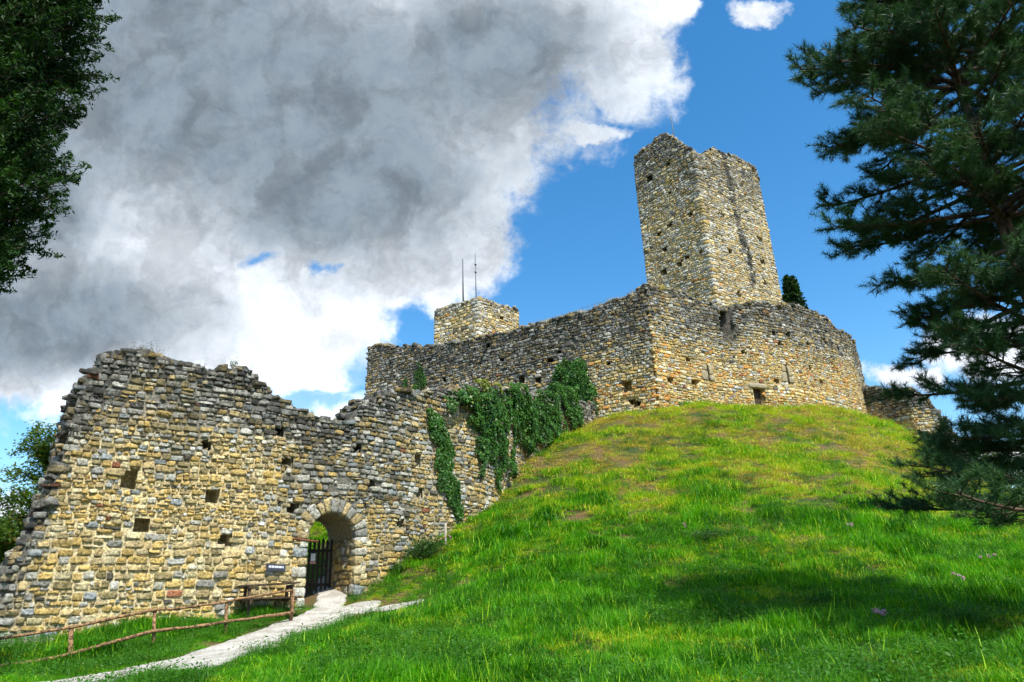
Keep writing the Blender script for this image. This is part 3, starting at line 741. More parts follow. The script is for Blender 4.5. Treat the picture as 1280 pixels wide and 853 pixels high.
nt = gcx+dirg*(-(npk-1)/2*.155+.155*4.6+.02)+np.array([dirg[1], -dirg[0], 0])*.035; nt[2] = zg0+gh-.62
nobj = empty('notice', tuple(nt), 'small printed notice with white figure fixed to the picket gate', 'notice')
for nm, dz, hz, m_, o_ in (('panel', 0, .20, NOTED, 0), ('pale_print', .02, .12, NOTE, .006), ('red_print', -.155, .04, NOTEB, .006)):
    a = Acc(); box(a, nt+np.array([0, 0, dz])+np.array([dirg[1], -dirg[0], 0])*o_, (.115 if nm == 'panel' else (.08 if nm == 'pale_print' else .10), .004, hz), rzg); a.build(nm, m_, nobj, smooth=False)
s, z = W1.hit(380, 676); a = Acc()
tube(a, [W1.pos(np.array([s-.38]), np.array([z+.05]), .06)[0], W1.pos(np.array([s+.45]), np.array([z-.03]), .07)[0]], .035, 6)
tag(a.build('iron_bar', RUST), 'rusty iron bar projecting across the left side of the arch', 'bar')
s, z = W1.hit(343.5, 710); rzs = wallrz(W1, s); c = W1.pos(np.array([s]), np.array([z]), .11)[0]; ds = np.array([math.cos(rzs), math.sin(rzs), 0]); nn = np.array([ds[1], -ds[0], 0])
so = empty('sign_plate', tuple(c), 'small dark sign plate with faded pale lettering on the wall beside the gate', 'sign')
a = Acc(); box(a, c, (.29, .015, .10), rzs, tilt=Euler((0, R(3), rzs))); a.build('plate', NOTED, so, smooth=False)
a = Acc(); g = random.Random(4); x = -.22
while x < .22:
    w = g.uniform(.008, .02); h = g.choice([.025, .035, .04]); box(a, c+ds*x+nn*.019+np.array([0, 0, .02-x*.05]), (w, .003, h), rzs); x += w*2+.012
a.build('lettering', NOTE, so, smooth=False)
# ================================================================== wooden rail fence by the path
fp = [at(-40, 852, 15.0), at(87, 832, 16.3), at(193, 808, 17.8), at(283, 791, 19.2), at(363, 779, 20.8)]
fp = [np.array([p[0], p[1], float(H(p[0], p[1]))]) for p in fp]
fence = empty('rail_fence', tuple(fp[2]), 'rustic two rail fence of round poles beside the gravel path', 'fence')
tops = []
for i, p in enumerate(fp):
    tgt = [at(-40, 804, 15.0), at(89, 784, 16.3), at(193, 763, 17.8), at(283, 753, 19.2), at(366, 739, 20.8)][i]
    a = Acc(); top = tgt+[0, 0, .03]; bot = p-[0, 0, .25]
    tube(a, [bot, (bot+top)/2+rng.normal(0, .01, 3), top], [.052, .048, .045], 9, jit=.3, seed=i); a.build('post', WOOD, fence); tops.append(tgt)
lows = [at(-40, 842, 15.0), at(87, 817, 16.3), at(193, 790, 17.8), at(283, 777, 19.2), at(368, 765, 20.8)]
def rail(P, nm, r, sd, parent, mt):
    P = np.array(P)+np.array([.02, -.05, 0]); t = np.linspace(0, len(P)-1, 30); Q = np.stack([np.interp(t, np.arange(len(P)), P[:, k]) for k in range(3)], 1)
    Q[:, 2] += .05*fbm(t*1.7, 0, 0, sd)+.02*np.sin(t*np.pi*1.0+sd); a = Acc(); tube(a, Q, r*(1+.18*fbm(t*3, 1, 0, sd)), 8, jit=.2, seed=sd); return a.build(nm, mt, parent)
rail(tops, 'top_rail', .032, 3, fence, WOOD); rail(lows, 'lower_rail', .038, 8, fence, WOOD)
# a picnic table between fence and wall
tc_ = at(334, 760, 21.3); tz = float(H(tc_[0], tc_[1]))
tbl = empty('picnic_table', (tc_[0], tc_[1], tz), 'dark wooden picnic table between the rail fence and the wall', 'table'); rt = wallrz(W1, W1.hit(330, 740)[0])-.1
Dt = np.array([math.cos(rt), math.sin(rt), 0]); Nt = np.array([-Dt[1], Dt[0], 0]); base = np.array([tc_[0], tc_[1], tz])
ht = max(.85, at(334, 742, 21.3)[2]-tz)
for k in range(5):
    a = Acc(); box(a, base+Nt*(k-2)*.15+np.array([0, 0, ht]), (.82, .068, .022), rt, tilt=Euler((0, R(-2), rt))); a.build('plank', TABLEWOOD, tbl, smooth=False)
for sgn in (-1, 1):
    a = Acc(); box(a, base+Nt*sgn*.62+np.array([0, 0, ht*.55]), (.80, .12, .022), rt); a.build('seat', TABLEWOOD, tbl, smooth=False)
    a = Acc(); box(a, base+Dt*sgn*.62+np.array([0, 0, ht-.06]), (.035, .36, .04), rt); a.build('cross_beam', TABLEWOOD, tbl, smooth=False)
    a = Acc(); box(a, base+Dt*sgn*.62+np.array([0, 0, ht*.5]), (.035, .74, .04), rt); a.build('seat_beam', TABLEWOOD, tbl, smooth=False)
    for s2 in (-1, 1):
        a = Acc(); tube(a, [base+Dt*sgn*.60+Nt*s2*.48+np.array([0, 0, -.15]), base+Dt*sgn*.60+Nt*s2*.22+np.array([0, 0, ht-.03])], .05, 4); a.build('leg', TABLEWOOD, tbl, smooth=False)
# small rail on the bank right of the gate
pr = []
for px, py, Y in ((557, 692, 25.5), (527, 698, 25.0)):
    p = at(px, py, Y); pr.append(np.array([p[0], p[1], float(H(p[0], p[1]))]))
rf = empty('short_rail', tuple(pr[0]), 'short grey wooden handrail on the grassy bank right of the gate', 'railing')
for i, (p, h) in enumerate(zip(pr, (.85, .7))):
    a = Acc(); tube(a, [p-[0, 0, .3], p+[0, 0, h]], .045, 8, jit=.2, seed=i); a.build('post', WOODG if i == 0 else WOOD, rf)
for h in (.40, ):
    a = Acc(); tube(a, [pr[0]+[.05, 0, h], pr[1]+[-.2, 0, h-.05]], .03, 7, jit=.2, seed=9); a.build('rail', WOOD, rf)
# ================================================================== foliage helpers
def rand_rot(N, g, up=0.0):
    n = g.normal(size=(N, 3)); n[:, 2] = np.abs(n[:, 2])*(1+up*3)+up; n /= np.linalg.norm(n, axis=1)[:, None]
    a = np.cross(n, g.normal(size=(N, 3))); a /= np.linalg.norm(a, axis=1)[:, None]+1e-9
    return n, a, np.cross(n, a)
def leaves(acc, P, size, g, n=None, up=.2, ratio=.7, shape='leaf', m=0):
    N = len(P); nr, a_, b_ = rand_rot(N, g, up)
    if n is not None:
        nr = n+.55*g.normal(size=(N, 3)); nr /= np.linalg.norm(nr, axis=1)[:, None]
        a_ = np.cross(nr, g.normal(size=(N, 3))); a_ /= np.linalg.norm(a_, axis=1)[:, None]+1e-9; b_ = np.cross(nr, a_)
    s = np.asarray(size).reshape(-1, 1)*np.ones((N, 1))
    V = np.stack([P-a_*s, P+b_*s*ratio*.75-a_*s*.1+nr*s*.12, P+a_*s, P-b_*s*ratio*.75-a_*s*.1+nr*s*.12], 1)
    acc.add(V, np.arange(N*4).reshape(N, 4), None, (.5,.5,.5), m)
def blades(acc, N, g, h=(.1, .25), w=.004, spread=.12, lean=.6, seg=3, m=0):
    b = g.normal(0, spread*.6, (N, 2)); an = g.uniform(0, 2*np.pi, N)+0; L = g.uniform(*h, N); ln = g.uniform(.1, lean, N)
    d = np.stack([np.cos(an), np.sin(an)], 1); pw = np.stack([-d[:, 1], d[:, 0]], 1)
    V = []
    for k in range(seg+1):
        t = k/seg; c = b+d*(ln*L*t**1.8)[:, None]; z = L*t*(1-.35*ln*t)
        ww = w*(1-t**1.5)+.0004
        V.append(np.stack([np.c_[c-pw*ww, z], np.c_[c+pw*ww, z]], 1))
    V = np.stack(V, 1).reshape(N, -1, 3)         # N,(seg+1)*2,3
    k = (seg+1)*2; Q = np.array([[2*i, 2*i+1, 2*i+3, 2*i+2] for i in range(seg)])
    acc.add(V, (Q[None]+np.arange(N)[:, None, None]*k).reshape(-1, 4), None, (.5,.5,.5), m)
def template(coll, name, acc, mats):
    o = acc.build(name, mats); COL.objects.unlink(o); coll.objects.link(o); return o
def scatter(name, P, rot, scl, coll, label):
    me = bpy.data.meshes.new(name); me.vertices.add(len(P)); me.vertices.foreach_set('co', P.astype(np.float32).ravel())
    at_ = me.attributes.new('rot', 'FLOAT_VECTOR', 'POINT'); at_.data.foreach_set('vector', rot.astype(np.float32).ravel())
    as_ = me.attributes.new('scl', 'FLOAT_VECTOR', 'POINT'); as_.data.foreach_set('vector', scl.astype(np.float32).ravel())
    o = bpy.data.objects.new(name, me); COL.objects.link(o)
    ng = bpy.data.node_groups.new(name+'_nodes', 'GeometryNodeTree')
    ng.interface.new_socket('Geometry', in_out='INPUT', socket_type='NodeSocketGeometry')
    ng.interface.new_socket('Geometry', in_out='OUTPUT', socket_type='NodeSocketGeometry')
    N = ng.nodes; L = ng.links
    gi = N.new('NodeGroupInput'); go = N.new('NodeGroupOutput')
    ci = N.new('GeometryNodeCollectionInfo'); ci.inputs['Collection'].default_value = coll; ci.inputs['Separate Children'].default_value = True; ci.inputs['Reset Children'].default_value = True
    ip = N.new('GeometryNodeInstanceOnPoints'); ip.inputs['Pick Instance'].default_value = True
    r = N.new('GeometryNodeInputNamedAttribute'); r.data_type = 'FLOAT_VECTOR'; r.inputs['Name'].default_value = 'rot'
    s = N.new('GeometryNodeInputNamedAttribute'); s.data_type = 'FLOAT_VECTOR'; s.inputs['Name'].default_value = 'scl'
    er = N.new('FunctionNodeEulerToRotation'); L.new(r.outputs[0], er.inputs[0])
    L.new(gi.outputs[0], ip.inputs['Points']); L.new(ci.outputs[0], ip.inputs['Instance']); L.new(er.outputs[0], ip.inputs['Rotation']); L.new(s.outputs[0], ip.inputs['Scale'])
    L.new(ip.outputs[0], go.inputs[0])
    md = o.modifiers.new('scatter', 'NODES'); md.node_group = ng
    return tag(o, label, None, None, 'stuff')
# ------------------------------------------------------------------ grass
def tuft_set(cn, mt, n, h, lean, spread, w=.0052):
    cc = bpy.data.collections.new(cn)
    for k in range(4):
        a = Acc(); g = np.random.default_rng(100+k+len(cn)); blades(a, n, g, (h[0], h[1]*(1+.12*k)), w, spread, lean, 2); template(cc, 'tuft', a, mt)
    return cc
GC = tuft_set('green_tufts', GRASS, 62, (.08, .21), 1.0, .17); YC = tuft_set('yellow_tufts', GRASSY, 56, (.07, .19), .9, .19); DC = tuft_set('dry_tufts', GRASSD, 50, (.05, .13), 1.0, .22)
wcoll = bpy.data.collections.new('weed_templates')
for k in range(4):
    a = Acc(); g = np.random.default_rng(200+k); n = 60
    P = g.normal(0, 1, (n, 3))*np.array([.15, .15, .06]); P[:, 2] = np.abs(P[:, 2])+.05+.06*g.random(n)
    leaves(a, P, g.uniform(.012, .028, n), g, up=.8); blades(a, 25, g, (.12, .26), .004, .15, .6)
    template(wcoll, 'weed', a, WEED)
def sample(n, x0, x1, y0, y1, g, pw=1.0):
    u = g.random(n); y = ((y1**pw-y0**pw)*u+y0**pw)**(1/pw) if pw else y0*(y1/y0)**u
    xr = g.random(n); xa = np.maximum(x0, -.92*y-2); xb = np.minimum(x1, .92*y+2)
    return xa+(xb-xa)*xr, y
def wall_side(x, y):
    """True in front of (outside) the ruined wall line and castle"""
    pl = np.stack([np.r_[W1.x[W1.t < W1.L], CR.x[(CR.t > 0)][::1]], np.r_[W1.y[W1.t < W1.L], CR.y[(CR.t > 0)]]], 1)
    yy = np.interp(x, pl[:, 0], pl[:, 1]); return y < yy
g = np.random.default_rng(5)
x, y = sample(92000, -17, 40, 5.0, 50, g, .7)
inw = ~wall_side(x, y)
ok = (~inw) | ((x < 0) & (x > -14) & (y > 25.5) & (y < 40)) | (x > 24)
pd = pathd(x, y); ok &= (pd > .03)
x, y, pd = x[ok], y[ok], pd[ok]; N = len(x); z = H(x, y)
clump = fbm(x*1.9, y*1.9, 0, 81, 3); mids = fbm(x*.42, y*.42, 0, 85, 3)
hz = sstep(2.0, 7.5, z)
dry = clump*-.50-mids*.65+.85*hz-.22+g.normal(0, .20, N)
kind = np.where(dry > .49, 2, np.where(dry > .02, 1, 0))
bn = fbm(x*1.35, y*1.8, 0, 77, 4); bare = (((bn > .26) & (hz > .12)) | (bn > .5)) & (g.random(N) < .88)
gaps = (fbm(x*2.6, y*3.0, 0, 79, 3) < -.16-.25*(1-hz)) & (g.random(N) < .85) & (y > 9)
sc1 = (.42+1.6*np.clip(clump+.15, 0, .62)+.2*g.random(N))*(1+.008*y)*np.clip(.09+pd*.36, .09, 1)*(1-.22*hz)
sc1 *= np.where(y < 12, .85, 1.0); sc1 *= .78+.5*np.clip(mids+.3, 0, 1)
rot = np.stack([g.normal(0, .15, N), g.normal(0, .15, N), g.uniform(0, 6.28, N)], 1)
wid = (.5+.5*sc1)*(1+.022*y); Pg = np.stack([x, y, z-.015], 1)
for kk, (cc, nm, lb_) in enumerate([(GC, 'grass', 'lush green grass tufts over the castle hill'), (YC, 'yellow_grass', 'yellow green grass on the sunny upper hill'), (DC, 'dry_grass', 'short dry straw coloured grass patches on the hill')]):
    m = (kind == kk) & ~bare & ~gaps
    scatter(nm, Pg[m], rot[m], np.stack([wid, wid, sc1], 1)[m], cc, lb_)
x, y = sample(20000, -16, 30, 5.5, 40, g, .8)
dn = fbm(x*.75, y*.75, 0, 91, 3)-.010*(y-16)
bank = (x < -4) & (y > 14) & (pathd(x, y) > .25)
ok = wall_side(x, y) & (pathd(x, y) > .18) & ((dn > .12) | bank)
x, y = x[ok], y[ok]; N = len(x); s_ = g.uniform(.7, 1.5, N)
scatter('ground_weeds', np.stack([x, y, H(x, y)], 1), np.stack([g.normal(0, .1, N), g.normal(0, .1, N), g.uniform(0, 6.28, N)], 1), np.stack([s_, s_, s_], 1), wcoll, 'low broad leaved weeds among the grass')
# white daisies and pink flowers
a = Acc(); x, y = sample(900, -12, 22, 7, 24, g, .7); dn = fbm(x*.5, y*.5, 0, 93, 3); ok = wall_side(x, y) & (pathd(x, y) > .25) & (dn > .12); x, y = x[ok], y[ok]
leaves(a, np.stack([x, y, H(x, y)+g.uniform(.10, .2, len(x))], 1), g.uniform(.010, .020, len(x)), g, up=1.5, ratio=1)
tag(a.build('daisies', WPETAL), 'tiny white daisies scattered in the grass', kind='stuff')
def flower(px, py, Y, n, r, label):
    p = at(px, py, Y); z = float(H(p[0], p[1])); b = np.array([p[0], p[1], z])
    o = empty('pink_flower', tuple(b), label, 'flower', 'pink wild flowers on the hill')
    g2 = np.random.default_rng(int(px))
    for k in range(n):
        a = Acc(); s = Acc(); t = b+np.array([*g2.normal(0, r, 2), g2.uniform(.28, .46)]); leaves(a, t+g2.normal(0, .018, (16, 3)), .02, g2, up=.8, ratio=.9)
        tube(s, [b+np.array([*g2.normal(0, .02, 2), 0]), (b+t)/2+g2.normal(0, .01, 3), t], .004, 4)
        a.build('blossom', PETAL, o); s.build('stem', WEED, o)
flower(1110, 812, 11.2, 6, .08, 'largest clump of pink flowers low on the hill near the bottom right')
flower(1064, 668, 20.5, 3, .06, 'pink flower on the yellow grass left of the low pine branches')
flower(1101, 655, 22, 3, .06, 'pink flower among yellow grass just beside the low pine branches')
flower(1205, 748, 14.2, 3, .05, 'pink flowers in the shade below the pine branches')
flower(1238, 715, 16.3, 3, .05, 'pink flower furthest right in the pine shade')
flower(858, 672, 21, 3, .05, 'pink flower beside the dark shrub halfway up the hill')
flower(563, 676, 25.4, 3, .05, 'pink flower beside the short handrail at the wall foot')
flower(690, 541, 36.2, 4, .08, 'pink flower at the foot of the ivy near the castle wall')
# ------------------------------------------------------------------ shrubs
def shrub(px, py, Y, r, hgt, n, label, mt=SHRUB, sz=(.02, .05), name='low_shrub', cat='shrub', zoff=0, base=None, group=None):
    p = at(px, py, Y) if base is None else np.array(base); z = float(H(p[0], p[1])) if base is None else p[2]
    b = np.array([p[0], p[1], z]); o = empty(name, tuple(b), label, cat, group)
    g2 = np.random.default_rng(int(px*7+py)); s = Acc(); P = []
    nb = max(6, n//60)
    for k in range(nb):
        an = g2.uniform(0, 6.28); rr = r*g2.uniform(.2, 1); t = b+np.array([math.cos(an)*rr, math.sin(an)*rr, hgt*g2.uniform(.5, 1)*(1-.4*rr/r)])
        mid = (b+t)/2+g2.normal(0, r*.12, 3); tube(s, [b-[0, 0, .05], mid, t], [.012, .008, .003], 4)
        P.append(t+g2.normal(0, 1, (n//nb, 3))*np.array([r*.22, r*.22, hgt*.18])); P.append(mid+g2.normal(0, 1, (n//nb//3, 3))*r*.2)
    P = np.concatenate(P); P[:, 2] = np.maximum(P[:, 2], z+.02)
    a = Acc(); leaves(a, P, g2.uniform(*sz, len(P)), g2, up=.4); a.build('leaves', mt, o); s.build('stem', BARKG, o)
    return o
shrub(535, 703, 24.8, .75, .8, 2600, 'dark leafy shrub at the wall foot left of the short handrail')
shrub(880, 680, 20.5, .75, .32, 2600, 'dark flat shrub on the grass halfway up the hill', sz=(.015, .035))
shrub(500, 716, 24.6, .4, .35, 900, 'small green shrub at the wall foot between gate and handrail')
shrub(372, 492, 33, .01, .01, 10, 'x') if False else None
def top_plant(pn, topf, px, r, h, n, mt, label, off=-.4, name='dry_shrub', cat='shrub'):
    s, z = pn.hit(px, 480); zt = float(topf(s)); s, _ = pn.hit(px, 480)
    # refine s for the crest pixel column
    for _ in range(6):
        q = pn.pos(np.array([s]), np.array([zt]))[0]-EYE; dpt = q@F_; cx = 640+FOC*(q@R_)/dpt; s += (px-cx)/FOC*dpt*.9; zt = float(topf(s))
    b = pn.pos(np.array([s]), np.array([zt]), off)[0]
    return shrub(px, 0, 0, r, h, n, label, mt, (.01, .03) if mt is not DRY else (.012, .022), name, cat, base=b)
top_plant(W1, top1, 190, .55, .55, 380, DRY, 'dry twiggy shrub on the highest crest of the ruined wall')
top_plant(W1, top1, 256, .25, .45, 60, DRY, 'sparse dry weed on the ruined wall crest, between the twiggy shrub and the notch')
top_plant(W1, top1, 296, .15, .35, 220, SHRUB, 'small grass plant on the second crest of the ruined wall', name='wall_plant', cat='plant')
top_plant(W1, top1, 385, .3, .3, 500, WEED, 'bright green weed on the low part of the ruined wall crest', name='wall_plant', cat='plant')
top_plant(W1, top1, 368, .2, .2, 300, WEED, 'small green weed on the wall crest left of a brighter weed', name='wall_plant', cat='plant')
top_plant(W1, top1, 102, .2, .3, 120, DRY, 'small dry weed on the broken left end of the ruined wall')
# dry grass fringe on castle crests
def fringe(pn, topf, pxs, label, hgt=.35, dens=26, offs=(-1.2, -.1)):
    a = Acc(); sA, sB = pn.hit(*pxs[0])[0], pn.hit(*pxs[1])[0]; n = int(abs(sB-sA)*dens); g2 = np.random.default_rng(int(pxs[0][0]))
    s = g2.uniform(min(sA, sB), max(sA, sB), n); m = fbm(s*.9, 3, 0, 8) > -.35; s = s[m]; P = pn.pos(s, topf(s), g2.uniform(*offs, len(s)))
    for p in P:
        b = Acc(); blades(b, 12, g2, (.1, hgt), .008, .10, .7, 2); V = np.concatenate(b.V)+p; a.add(V, np.concatenate(b.Q))
    tag(a.build('dry_grass', GRASSD), label, kind='stuff')
fringe(CL, topL, ((640, 420), (826, 357)), 'dry grass growing on the left castle wall crest', .5)
fringe(CR, topR, ((822, 357), (1000, 384)), 'dry grass growing on the right castle wall crest', .4)
fringe(TP[0], lambda s: TP0(s), ((846, 180), (876, 194)), 'grass in the broken tower crest', .5) if False else None
# ================================================================== ivy
def ivy(name, label, patches, mt, parent=None, seed=0, size=(.04, .085)):
    """patches: (panel, list of (px,py,r px), density, depth)"""
    g2 = np.random.default_rng(seed); a = Acc(); vines = []
    for pn, blobs, dens, depth in patches:
        for (px, py, rx, ry) in blobs:
            s, z = pn.hit(px, py); q = pn.pos(np.array([s]), np.array([z]))[0]-EYE; sc_ = (q@F_)/FOC
            sx, sz = rx*sc_*1.15, ry*sc_*1.05
            n = int(dens*sx*sz*3.1); rr = np.sqrt(g2.random(n)); an = g2.uniform(0, 6.28, n)
            S = s+rr*np.cos(an)*sx; Z = z+rr*np.sin(an)*sz
            edge = 1-rr**2; dn = fbm(S*2.2, Z*2.2, 0, seed+4, 3)
            k = (edge+dn*1.25 > .12)
            S, Z, edge, dn = S[k], Z[k], edge[k], dn[k]
            d2 = fbm(S*.9, Z*.5, 0, seed+9, 3); off = .07+depth*np.clip(.32+d2*.9+dn*.25, .04, 1)*np.minimum(1, edge*2.5)*g2.uniform(.6, 1.0, len(S))
            P = pn.pos(S, Z, off); nr = np.stack([np.interp(S, pn.t, pn.nx), np.interp(S, pn.t, pn.ny), 0*S+.35], 1)
            leaves(a, P, g2.uniform(*size, len(S)), g2, n=nr, ratio=1.0)
            for j in range(3):
                s0 = s+g2.normal(0, sx*.3); zz = np.linspace(z-sz*1.1, z+sz*.8, 7)
                st = Acc(); vines.append(st); tube(st, pn.pos(s0+.12*fbm(zz*1.3, j, 0, seed+j)*2, zz, .08), np.linspace(.02, .008, 7), 5)
    o = a.build(name, mt) if parent is None else None
    tag(o, label, 'ivy'); [v.build('stem', BARKG, o) for v in vines[::2]]; return o
ivy('ivy', 'narrow ivy trail hanging down the ruined wall, left of the big ivy mass', [(W1, [(537,520,9,9),(543,530,14,12),(549,548,14,16),(553,565,17,18),(556,585,18,20),(560,605,17,18),(565,622,11,14),(572,640,7,10)], 560, .16)], IVY, seed=1)
ivy('ivy', 'large dark ivy mass hanging over the ruined wall towards the castle', [
    (W1, [(590,500,22,18),(570,498,16,9),(556,508,12,12),(600,560,12,26),(640,575,9,22),(612,505,30,22),(640,505,34,24),(600,530,22,22),(625,535,26,30),(645,530,22,30),(612,560,20,24),(628,575,17,24),(622,598,12,16),(668,520,26,26),(655,550,14,20),(672,545,30,14),(690,528,30,24),(650,500,30,20),(660,530,26,22),(600,580,8,20),(712,520,24,22),(680,505,26,16),(705,500,24,18)], 420, .75)], IVY, seed=2)
ivy('ivy', 'ivy column climbing the castle wall above the ivy mass', [
    (CL, [(715,500,27,28),(695,500,14,20),(712,478,22,26),(706,460,11,14),(722,462,12,14),(728,485,15,24),(722,515,26,18),(734,500,13,26),(705,520,26,18),(700,488,16,18)], 300, .45)], IVY, seed=3, size=(.06, .11))
ivy('ivy', 'yellow green young ivy on the wall crest at the top of the ivy mass', [(W1, [(583,490,11,8),(600,484,16,8),(620,486,14,6),(592,498,12,8)], 420, .4)], IVYY, seed=4)
ivy('ivy', 'thin dark ivy patch on the far left castle wall', [(CL, [(524,470,6,18),(520,488,5,10),(508,482,5,14),(530,476,4,12)], 230, .12)], IVY, seed=5, size=(.05, .09))
# ================================================================== trees
def needles(acc, P, D, g, n=36, L=.15, w=.0046):
    """pine tufts: P (N,3) tips, D (N,3) directions"""
    N = len(P); A = np.repeat(P, n, 0); Dn = np.repeat(D, n, 0)
    t = g.random(N*n); base = A-Dn*(t*L*.9)[:, None]
    d = Dn*g.uniform(.35, 1.0, (N*n, 1))+.75*g.normal(size=(N*n, 3)); d /= np.linalg.norm(d, axis=1)[:, None]
    l = L*g.uniform(.6, 1.1, N*n)[:, None]; sd = np.cross(d, g.normal(size=(N*n, 3))); sd /= np.linalg.norm(sd, axis=1)[:, None]+1e-9
    V = np.stack([base-sd*w, base+sd*w, base+d*l], 1)
    acc.add(V, None, np.arange(N*n*3).reshape(-1, 3))
def curve(p0, d0, L, n, g, droop=0.0, lift=0.0, wig=.15):
    pts = [p0]; d = d0/np.linalg.norm(d0); s = L/n
    for k in range(n):
        t = k/n; d = d+np.array([0, 0, -droop*(1-t)+lift*t])/n+wig*g.normal(size=3)/math.sqrt(n)*.5; d /= np.linalg.norm(d); pts.append(pts[-1]+d*s)
    return np.array(pts)
def pine(base, top, zlo, nbr, rlen, seed, label):
    g = np.random.default_rng(seed); b = np.array(base); t = np.array(top)
    o = empty('pine_tree', tuple(b), label, 'pine tree'); tr = Acc(); br = Acc(); nd = Acc()
    ax = np.linspace(0, 1, 14); line = b[None]*(1-ax[:, None])+t[None]*ax[:, None]; line[:, :2] += .10*np.stack([fbm(ax*4, 0, 0, seed), fbm(ax*4, 5, 0, seed)], 1)
    tube(tr, line, .19*(1-ax*.86), 12, jit=.12); tips = []; dirs = []
    zs = np.sort(zlo+(t[2]-.3-zlo)*g.random(nbr)**.85); zs = np.array([z for z in zs if not (3.5 < z < 5.4 and g.random() < .25)]); an = g.uniform(0, 6.28)
    for i, z in enumerate(zs):
        an += 2.4+g.normal(0, .3); f = (z-b[2])/(t[2]-b[2]); p = b+(t-b)*f; q = (z-zlo)/(t[2]-zlo)
        L = rlen*(1.0-.22*q)*g.uniform(.72, 1.08)*(1 if q < .75 else 1-(q-.75)*2.6)
        L = max(L, .5)*(.80 if 3.3 < z < 7.2 else 1); el = g.uniform(-.08, .25)+.5*max(0, q-.5)
        d = np.array([math.cos(an), math.sin(an), el]); c = curve(p, d, L, 9, g, .35, .55, .22)
        tube(br, c, np.linspace(.05, .010, len(c)), 6, cap=False)
        ns = int(L*7.5)
        for k in range(ns):
            u = .25+.75*(k+g.random())/ns; j = u*9; j0 = min(int(j), 8); pp = c[j0]+(c[j0+1]-c[j0])*(j-j0); dd = c[j0+1]-c[j0]; dd /= np.linalg.norm(dd)
            sd = np.cross(dd, [0, 0, 1])*(1 if k % 2 else -1)+g.normal(0, .25, 3); l2 = L*.34*(1.15-u*.75)*g.uniform(.6, 1.2)
            c2 = curve(pp, sd*.8+dd*.7+np.array([0, 0, .12]), l2, 5, g, .1, .5, .25)
            tube(br, c2, np.linspace(.014, .005, len(c2)), 4, cap=False)
            for jx in range(1, 6):
                m = max(1, int(g.poisson(1.7*l2/.55)))
                for _ in range(m):
                    dt = (c2[min(jx, 5)]-c2[jx-1]); dt /= np.linalg.norm(dt); d3 = dt+g.normal(0, .55, 3)+np.array([0, 0, .35]); d3 /= np.linalg.norm(d3)
                    l3 = g.uniform(.06, .22); e = c2[jx]+d3*l3; tips.append(e); dirs.append(d3)
                    if g.random() < .6: tube(br, [c2[jx], e], [.006, .004], 3, cap=False)
            tips.append(c2[-1]); dirs.append(c2[-1]-c2[-2])
    P = np.array(tips); D = np.array(dirs); D /= np.linalg.norm(D, axis=1)[:, None]
    print('pine tufts', len(P)); needles(nd, P, D, g)
    tr.build('trunk', BARK, o); br.build('branches', BARK, o); nd.build('needles', PINE, o, smooth=False); return o
tb = at(1297, 380, 10.0); z0 = float(H(tb[0], tb[1]))
pine((tb[0], tb[1], z0-.2), (tb[0]-.05, tb[1]+.1, 13.2), 2.45, 166, 2.95, 12, 'tall dark pine tree filling the right edge in front of the hill')
def cypress(base, height, rad, zlo, nbr, seed, label, name='cypress_tree', cat='cypress tree', leafn=34, ls=.05, mt=CYP, prof_=None, dsc=1.0):
    g = np.random.default_rng(seed); b = np.array(base); o = empty(name, tuple(b), label, cat); tr = Acc(); lf = Acc()
    ax = np.linspace(0, 1, 10); tube(tr, b[None]+ax[:, None]*np.array([0, 0, height*.96]), .22*rad/2.5*(1-ax*.9), 10, jit=.12)
    P = []; 
    for i in range(nbr):
        q = g.random()**.9; z = zlo+(height-zlo)*q; R_q = rad*(prof_(q) if prof_ else math.sqrt(max(.02, 1-(q*1.02-.25)**2*1.3))); an = g.uniform(0, 6.28)
        L = R_q*g.uniform(.84, 1.02); c = curve(b+np.array([0, 0, z-.3*L]), np.array([math.cos(an), math.sin(an), .45]), L, 6, g, .0, .5, .25); tube(tr, c, np.linspace(.03, .005, 7)*rad/2.5, 4, cap=False)
        ns = int(11*dsc)
        for k in range(ns):
            u = .3+.7*(k+g.random())/ns; j = u*6; j0 = min(int(j), 5); pp = c[j0]+(c[j0+1]-c[j0])*(j-j0); dd = (c[j0+1]-c[j0]); dd /= np.linalg.norm(dd)
            d2 = dd*.8+g.normal(0, .55, 3)+np.array([0, 0, .4]); d2 /= np.linalg.norm(d2); l2 = g.uniform(.2, .5)*rad/2.5*(1.1 if u < .8 else .75)
            tt = g.random(leafn); P.append(pp[None]+d2[None]*(tt*l2)[:, None]+g.normal(0, 1, (leafn, 3))*(.055*(1.1-tt)[:, None])*rad/2.5)
    P = np.concatenate(P); leaves(lf, P, g.uniform(.4, 1.0, len(P))*ls, g, up=.0, ratio=.38); print('cyp', len(P))
    tr.build('trunk', BARK, o); lf.build('foliage', mt, o); return o
lb = (-8.8, 8.0); cypress((lb[0], lb[1], float(H(*lb))-.1), 15.5, 2.55, 5.2, 1200, 3, 'dark green conifer overhanging the top left corner', leafn=48, ls=.06, prof_=lambda q: min(1, .62+q*2.2) if q < .3 else 1.0 if q < .7 else 1-(q-.7)*2.4)
cb = at(992, 380, 62); cz = float(H(cb[0], cb[1])); ct = at(988, 347, 62)[2]
cypress((cb[0], cb[1], cz), ct-cz, 2.3, 2.0, 520, 5, 'dark cypress poking up behind the right castle wall', leafn=30, ls=.16, prof_=lambda q: (1-q)**.4)
